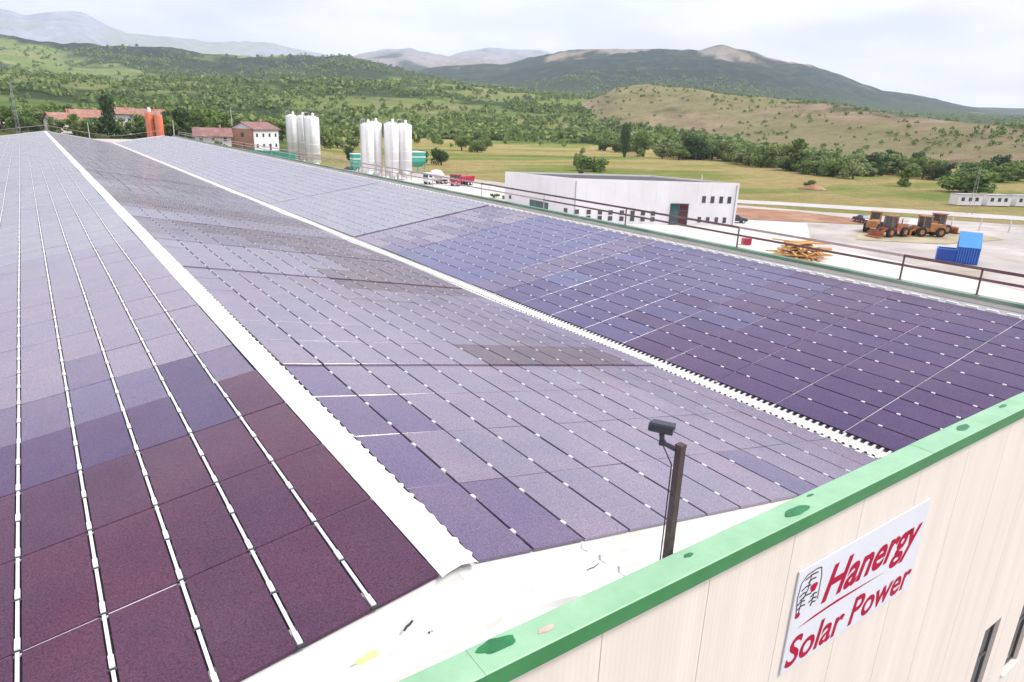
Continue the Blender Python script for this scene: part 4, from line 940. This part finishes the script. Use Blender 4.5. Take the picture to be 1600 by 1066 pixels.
MB().box((-.6, -.45, .1), (.6, .45, .95)).build('body', M['paint_red'], cr_)
for u in (-.5, .5): MB().box((u-.08, -.45, 0), (u+.08, .45, .098)).build('runner', M['timber'], cr_)
# low white portable cabins beyond the field
for i in range(4):
    x, y = 190+i*7.2, 76.5-i*3.6
    cb = thing('portable_cabin', 'low white portable cabin in the row beyond the straw field', 'cabin', (x, y, ground_z(x, y)), R_(-27), 'row of white portable cabins')
    MB().box((-3.2, -1.5, .2), (3.2, 1.5, 2.7)).build('body', M['plaster_white'], cb); MB().box((-3.3, -1.6, 2.7), (3.3, 1.6, 2.85)).build('roof', M['steel_grey'], cb)
    for u in (-2, 0, 1.8): MB().box((u-.45, -1.53, 1.2), (u+.45, -1.503, 2.1)).build('window', M['glass'], cb)
    for u in (-2.8, 2.8): MB().box((u-.2, -1.2, 0), (u+.2, 1.2, .2)).build('foot', M['steel_grey'], cb)
# boundary fence posts, poles, masts
fp = thing('fence', 'row of pale concrete fence posts with wires along the yard boundary', 'fence', (128, 62, 0))
M['postc'] = simple('pale_concrete_post', (0.62, 0.6, 0.57), 0.8)
FP = [(0, 0), (4.2, -2.8), (8.2, -5.8), (12, -9), (15.5, -12.4), (19, -16), (22.3, -19.8), (25.4, -23.8)]
for x, y in FP: MB().hexa([(x-.12, y-.12, 0), (x+.12, y-.12, 0), (x+.12, y+.12, 0), (x-.12, y+.12, 0), (x-.08, y-.08, 2.3), (x+.08, y-.08, 2.3), (x+.08, y+.08, 2.3), (x-.08, y+.08, 2.3)]).build('post', M['postc'], fp)
for z in (.6, 1.2, 1.8, 2.2): MB().path([(x, y, z) for x, y in FP], .02, 4).build('wire', M['steel_grey'], fp)
def pole(x, y, h, label, cross=True, lattice=False):
    z0 = ground_z(x, y); t = thing('utility_pole', label, 'utility pole', (x, y, z0), R_(20))
    if lattice:
        b = MB()
        for sx in (-1, 1):
            for sy in (-1, 1): b.tube((sx*.5, sy*.5, 0), (sx*.12, sy*.12, h), .03, n=5)
        for k in range(int(h/1.2)):
            a, c = .5-.38*k*1.2/h, .5-.38*(k+1)*1.2/h
            for s1, s2 in (((-1, -1), (1, -1)), ((1, -1), (1, 1)), ((1, 1), (-1, 1)), ((-1, 1), (-1, -1))): b.tube((s1[0]*a, s1[1]*a, k*1.2), (s2[0]*c, s2[1]*c, (k+1)*1.2), .018, n=4)
        b.build('lattice', M['steel_grey'], t)
    else: MB().tube((0, 0, 0), (0, 0, h), .16, .09, 8).build('shaft', M['postc'], t)
    if cross:
        MB().box((-1.3, -.06, h-.7), (1.3, .06, h-.55)).build('crossarm', M['steel_grey'], t)
        for u in (-1.1, 0, 1.1): MB().tube((u, 0, h-.55), (u, 0, h-.25), .06, .04, 6).build('insulator', M['glass'], t)
pole(169, 66.6, 10, 'grey lattice pole standing at the edge of the straw field by the cabins', True, True)
pole(-1.5, 262, 17, 'tall lattice mast above the trees left of the village', False, True)
pole(196, 470, 13, 'pale utility pole with a crossarm on the wooded slope behind the four silos')
pole(60.5, 262, 11, 'pale utility pole behind the brown-roofed house')
pole(100.5, 84.5, 8, 'pale pole standing at the warehouse side nearest the soil bank', False)
for x, lab in ((9.0, 'thin white rod on the far roof end, nearest the ridge'), (22.05, 'thin white rod at the far right corner of the roof')):
    z = zP2(x) if x < 12.28 else 11.68
    t = thing('lightning_rod', lab, 'rod', (x, Y1+.12 if x < 20 else Y1-1.0, z+.06)); MB().tube((0, 0, 0), (0, 0, 2.6), .045, .03, 8).build('rod', M['silo_white'], t); MB().box((-.12, -.1, 0), (.12, .1, .05)).build('foot', M['steel_grey'], t)

# ------------------------------------------------------------------ trees
def leaf_mat(name, lo, mid, hi):
    m, nt, p = new_mat(name)
    g = nt.nodes.new('ShaderNodeNewGeometry'); oi = nt.nodes.new('ShaderNodeObjectInfo')
    a = nt.nodes.new('ShaderNodeMath'); a.operation = 'MULTIPLY_ADD'; nt.links.new(g.outputs['Random Per Island'], a.inputs[0]); a.inputs[1].default_value = 0.7
    b = nt.nodes.new('ShaderNodeMath'); b.operation = 'MULTIPLY'; nt.links.new(oi.outputs['Random'], b.inputs[0]); b.inputs[1].default_value = 0.3
    nt.links.new(b.outputs[0], a.inputs[2])
    c = ramp(nt, a.outputs[0], [(0.0, lo), (0.55, mid), (1.0, hi)]); nt.links.new(c, p.inputs['Base Color'])
    p.inputs['Roughness'].default_value = 0.7; p.inputs['Specular IOR Level'].default_value = 0.2
    tr = nt.nodes.new('ShaderNodeBsdfTranslucent'); nt.links.new(c, tr.inputs[0]); mx_ = nt.nodes.new('ShaderNodeMixShader'); mx_.inputs[0].default_value = 0.3
    nt.links.new(p.outputs[0], mx_.inputs[1]); nt.links.new(tr.outputs[0], mx_.inputs[2]); nt.links.new(mx_.outputs[0], nt.nodes['Material Output'].inputs['Surface'])
    return m
M['leaf_mid'] = leaf_mat('leaf_mid_green', (0.08, 0.14, 0.035), (0.17, 0.25, 0.065), (0.28, 0.36, 0.11))
M['leaf_dark'] = leaf_mat('leaf_dark_green', (0.035, 0.07, 0.03), (0.07, 0.125, 0.045), (0.12, 0.18, 0.06))
M['leaf_pale'] = leaf_mat('leaf_pale_green', (0.14, 0.20, 0.08), (0.25, 0.32, 0.13), (0.36, 0.42, 0.19))
M['bark'] = simple('bark', (0.09, 0.07, 0.055), 0.9, 0.3, 4.0)
def crown_mesh(seed, kind):
    rg = np.random.default_rng(seed); lobes = []
    if kind == 'poplar':
        for k in range(9): z = .12+.86*k/9; lobes.append((rg.normal(0, .05), rg.normal(0, .05), z, .30*math.sin(math.pi*min(1, .25+.72*(1-k/9.5)))+.08, .13))
    elif kind == 'bush':
        for k in range(11): a = rg.uniform(0, 6.28); q = rg.uniform(0, .34); lobes.append((q*math.cos(a), q*math.sin(a), rg.uniform(.25, .72)-.3*q, rg.uniform(.13, .24), rg.uniform(.13, .26)))
    else:
        for k in range(15):
            a = rg.uniform(0, 6.28); z = rg.uniform(.12, .84); q = rg.uniform(.05, .38)*math.sin(math.pi*min(1, (z+.08)/1.12))**.5; lobes.append((q*math.cos(a), q*math.sin(a), z, rg.uniform(.12, .2), rg.uniform(.09, .15)))
    n = 1300; V_ = []; F_ = []
    for i in range(n):
        x, y, z, r, h = lobes[rg.integers(len(lobes))]
        d = rg.normal(size=3); d /= np.linalg.norm(d); rad = rg.uniform(.45, 1.08)**.6
        c = np.array([x+d[0]*r*rad, y+d[1]*r*rad, z+d[2]*h*rad])
        nn = d+rg.normal(0, .5, 3); nn /= np.linalg.norm(nn); u = np.cross(nn, rg.normal(size=3)); u /= np.linalg.norm(u); w = np.cross(nn, u); s_ = rg.uniform(.028, .06)
        o = len(V_); V_ += [tuple(c-u*s_), tuple(c-w*s_*.7), tuple(c+u*s_), tuple(c+w*s_*.7)]; F_.append((o, o+1, o+2, o+3))
    return V_, F_
def trunk_mb(seed, kind):
    rg = random.Random(seed); b = MB(); b.tube((0, 0, -.03), (.01, 0, .35), .035, .024, 8); b.tube((.01, 0, .35), (0, .01, .7), .024, .008, 7)
    for k in range(6):
        a = rg.uniform(0, 6.28); z = rg.uniform(.18, .5); q = rg.uniform(.18, .3); b.tube((0, 0, z), (q*math.cos(a), q*math.sin(a), z+rg.uniform(.1, .28)), .013, .004, 5)
    return b
PROTO = {}
for kind, lm, nv in (('round', 'leaf_mid', 4), ('round', 'leaf_dark', 2), ('round', 'leaf_pale', 2), ('bush', 'leaf_mid', 2), ('bush', 'leaf_dark', 1), ('poplar', 'leaf_dark', 1)):
    for v in range(nv):
        sd = hash((kind, lm)) % 1000 if False else (len(kind)*37+len(lm)*11+ord(lm[5])*3+v*7)
        V_, F_ = crown_mesh(sd, kind); b = MB(); b.v = V_; b.f = F_; b.m = [0]*len(F_)
        PROTO.setdefault((kind, lm), []).append((b.mesh('crown', M[lm]), trunk_mb(sd, kind).mesh('trunk', M['bark'])))
tcount = 0
def tree(x, y, w, h, kind, lm, label, group, cat='tree', name=None):
    global tcount
    ch = PROTO[(kind, lm)]; cm, tm = ch[tcount % len(ch)]; tcount += 1
    rg = random.Random(int(x*13+y*7)); z = ground_z(x, y)
    t = thing(name or ('poplar_tree' if kind == 'poplar' else 'tree' if cat == 'tree' else cat), label, cat, (x, y, z-.05), rg.uniform(0, 6.28), group); k = 1.18 if kind != 'poplar' else 1.7
    t.scale = (w*k, w*k, h*1.06)
    obj('crown', cm, t); obj('trunk', tm, t)
LINE = [(283,281,12.5,13.6,0),(312,345,12.6,8.4,0),(280,264,10.3,8.6,1),(281,253,9.4,6.7,0),(293,252,15.4,15.4,2),(306,252,12.2,12.2,0),(307,241,12,13,1),(285,214,12.4,10.8,1),(275,198,11.7,13.2,0),(285,196,10.4,10.4,1),
 (267,176,10.9,13.6,0),(269,168,9.4,10.2,1),(256,151,9.9,9.9,0),(252,141,9.1,9.6,1),(283,150,7.8,10.4,2),(309,155,9.8,10.6,2),(288,133,7.6,8.8,0),(286,125,7.3,7.3,2),(309,114,10,6.2,0),(330,116,10.4,7.8,0)]
rg = random.Random(21)
LB = {0: ('leaf_mid', 'mid green leafy tree in the tree line below the dry hill'), 1: ('leaf_pale', 'pale silvery green tree in the tree line below the dry hill'), 2: ('leaf_dark', 'dark green tree in the tree line below the dry hill')}
for x, y, w, h, c in LINE: tree(x, y, w*1.12, h, 'round' if c else rg.choice(['round', 'bush']), LB[c][0], LB[c][1], 'trees in the tree line below the dry hill')
for k in range(80):      # fuller rows behind and between the front ones
    t_ = rg.random(); i = min(int(t_*(len(LINE)-1)), len(LINE)-2); f_ = t_*(len(LINE)-1)-i
    x = LINE[i][0]*(1-f_)+LINE[i+1][0]*f_+rg.uniform(2, 34); y = LINE[i][1]*(1-f_)+LINE[i+1][1]*f_+rg.uniform(2, 16); c = rg.choice([0, 0, 1, 2])
    tree(x, y, rg.uniform(8, 13), rg.uniform(5, 10.5), 'round' if c else rg.choice(['round', 'bush']), LB[c][0], LB[c][1], 'trees in the tree line below the dry hill')
tree(263, 275, 4.6, 16.5, 'poplar', 'leaf_dark', 'tall dark slender poplar at the end of the tree line', None)
tree(237, 114, 7.2, 7.2, 'round', 'leaf_mid', 'round fresh green tree standing in front of the tree line', None)
tree(235, 95, 15.0, 9.6, 'bush', 'leaf_mid', 'broad spreading tree above the white portable cabins', None, name='tree')
tree(176, 209, 5.0, 7.6, 'round', 'leaf_pale', 'pale thin tree in the straw field behind the warehouse', None)
tree(167, 190, 11.2, 7.4, 'bush', 'leaf_mid', 'broad green bush in the straw field behind the warehouse', None, 'bush')
for (x, y, w, h) in ((125, 227, 8.3, 6.6), (121, 236, 6.3, 5.3)): tree(x, y, w, h, 'bush', 'leaf_dark', 'dark bush in the meadow beside the green hopper', 'bushes beside the green hopper', 'bush')
for (x, y, w, h) in ((196, 333, 10.5, 9.8), (198, 320, 10.3, 8.9), (212, 335, 7.9, 8.7)): tree(x, y, w, h, 'bush', 'leaf_mid', 'round green bush in the clump in the middle of the meadow', 'meadow bush clump', 'bush')
tree(99, 251, 2.9, 5.3, 'poplar', 'leaf_dark', 'small dark columnar tree in the meadow between the silo groups', None)
tree(191, 120, 3.5, 3.0, 'bush', 'leaf_mid', 'small bush on the earth mound in the straw field', None, 'bush')
tree(151, 178, 2.2, 1.8, 'bush', 'leaf_dark', 'tiny dark bush alone in the green meadow', None, 'bush')
for k in range(5): tree(82.5+k*1.5, 126-k*2.5, 2.2, 1.3, 'bush', 'leaf_mid', 'low clipped shrub in the hedge along the yard beside the warehouse', 'yard hedge', 'shrub')
VT = [(14,284,7,7,0),(24,286,6,6.5,2),(36,280,7,7,0),(43,288,7,8,0),(9,284,6,6,1),(29,280,6,6,0),(18,274,5,5.5,0),(49,232,4,4.5,0),(45,280,9.2,11.5,2),(40,272,8,9,0),(52,268,9.8,10.8,0),(58,285,9,10.5,0),(66,300,10.2,9,0),(75,285,8,8.5,1),(84,300,9,9,0),(92,310,9,8,0),(103,300,8,7,2),(-1,290,8.8,9,0),(7,350,10.5,8,1),(-6,300,9,8.5,0),(3,268,6,6,2),(16,280,6,6,0),(20,290,7,6,0),(26,282,7,7,1),(34,285,6.5,7.5,0),(47,320,10,12,0),(56,330,10,11,2),(30,345,11,11,0),(10,380,11,10,0),(20,400,10,10,2),(40,380,12,11,0),(70,345,10,10,0),(85,350,10,9,1),(60,390,11,11,0),(118,330,9,8,0),(130,345,9,6,1),(112,350,10,8,0),(145,360,9,7,0),(-12,320,9,9,0),(-15,360,10,9,2)]
for x, y, w, h, c in VT: tree(x, y, w, h, 'round', LB[c][0], {0: 'leafy green tree among the village houses', 1: 'pale green tree among the village houses', 2: 'dark green tree among the village houses'}[c], 'village trees')
tree(23.5, 268, 3.4, 14.0, 'poplar', 'leaf_dark', 'tall dark conifer-like tree in front of the red-roofed houses', None)

# scrub and woodland of the slopes: a mass nobody could count
def woodland():
    N = 120000; rg = np.random.default_rng(5)
    az = rg.uniform(-14, 80, N); r = np.exp(rg.uniform(math.log(330), math.log(2900), N)); x = np.sin(np.radians(az))*r; y = np.cos(np.radians(az))*r
    h, who, _, _, _ = terrain(x, y); fo, dr, ro, pl = land_cover(x, y, h, who)
    p = np.where(fo > .5, .50, np.where(who == 5, .10, .13))*np.where((pl > .5), .06, 1)
    p = np.where((who == 5) & (fo > .4), .6, p)
    p = p*np.clip((fbm(x/85+13, y/85+2, 4, .6)-.40)/.16, .08, 1.25)
    keep = (rg.random(N) < p) & ~((np.abs(az-8) < 9) & (r < 420)) & ~((pl > .5) & (r < 420)); x, y, h, r, who = x[keep], y[keep], h[keep], r[keep], who[keep]
    n = len(x); size = rg.uniform(1.6, 3.1, n)**2*np.where(r > 1200, 1.35, 1)*np.where(who == 5, .46, 1); K = 15
    d = rg.normal(size=(n, K, 3)); d /= np.linalg.norm(d, axis=2, keepdims=True); d[:, :, 2] = np.abs(d[:, :, 2])*1.0-.12
    c = np.stack([x, y, h], -1)[:, None, :]+d*size[:, None, None]*np.array([.52, .52, .62])*rg.uniform(.6, 1.05, (n, K, 1)); c[:, :, 2] += (size*.28)[:, None]
    nn = d+rg.normal(0, .45, d.shape); nn /= np.linalg.norm(nn, axis=2, keepdims=True)
    u = np.cross(nn, rg.normal(size=d.shape)); u /= np.linalg.norm(u, axis=2, keepdims=True); w = np.cross(nn, u); s_ = (size[:, None, None]*rg.uniform(.2, .34, (n, K, 1)))
    V_ = np.stack([c-u*s_, c-w*s_*.8, c+u*s_, c+w*s_*.8], 2).reshape(-1, 3)
    me = bpy.data.meshes.new('woodland'); nf = n*K
    me.vertices.add(nf*4); me.vertices.foreach_set('co', V_.astype(np.float32).ravel()); me.loops.add(nf*4); me.loops.foreach_set('vertex_index', np.arange(nf*4)); me.polygons.add(nf)
    me.polygons.foreach_set('loop_start', np.arange(nf)*4); me.polygons.foreach_set('loop_total', np.full(nf, 4)); me.update(); me.validate()
    M['leaf_wood'] = leaf_mat('leaf_woodland', (0.05, 0.10, 0.03), (0.15, 0.225, 0.06), (0.30, 0.37, 0.12)); me.materials.append(M['leaf_wood'])
    o = stuff(obj('woodland', me)); o['label'] = 'scrub and woodland covering the hillsides beyond the fields'; o['category'] = 'woodland'
    print('woodland crowns', n)
woodland()
# earth mound in the straw field
mb = MB(); rr_ = [(4.5, 0), (3.2, .5), (1.6, 1.1), (.3, 1.4)]; mb.lathe((0, 0, -.1), rr_, 16); o = mb.build('earth_mound', M['soil'], loc=(190, 118, ground_z(190, 118)), smooth=True); tag(o, 'low brown earth mound with a small bush in the straw field', 'mound')

# ------------------------------------------------------------------ air
hb = MB(); hb.box((-17500, -17500, -1.5), (17500, 17500, 1650)); hz = stuff(hb.build('haze', []))
hm = bpy.data.materials.new('haze_air'); hm.use_nodes = True; nt = hm.node_tree; nt.nodes.clear()
ho = nt.nodes.new('ShaderNodeOutputMaterial'); pv = nt.nodes.new('ShaderNodeVolumePrincipled'); pv.inputs['Color'].default_value = (0.78, 0.84, 1.0, 1); pv.inputs['Density'].default_value = 8e-5; pv.inputs['Anisotropy'].default_value = 0.1
nt.links.new(pv.outputs[0], ho.inputs['Volume']); hz.data.materials.append(hm)
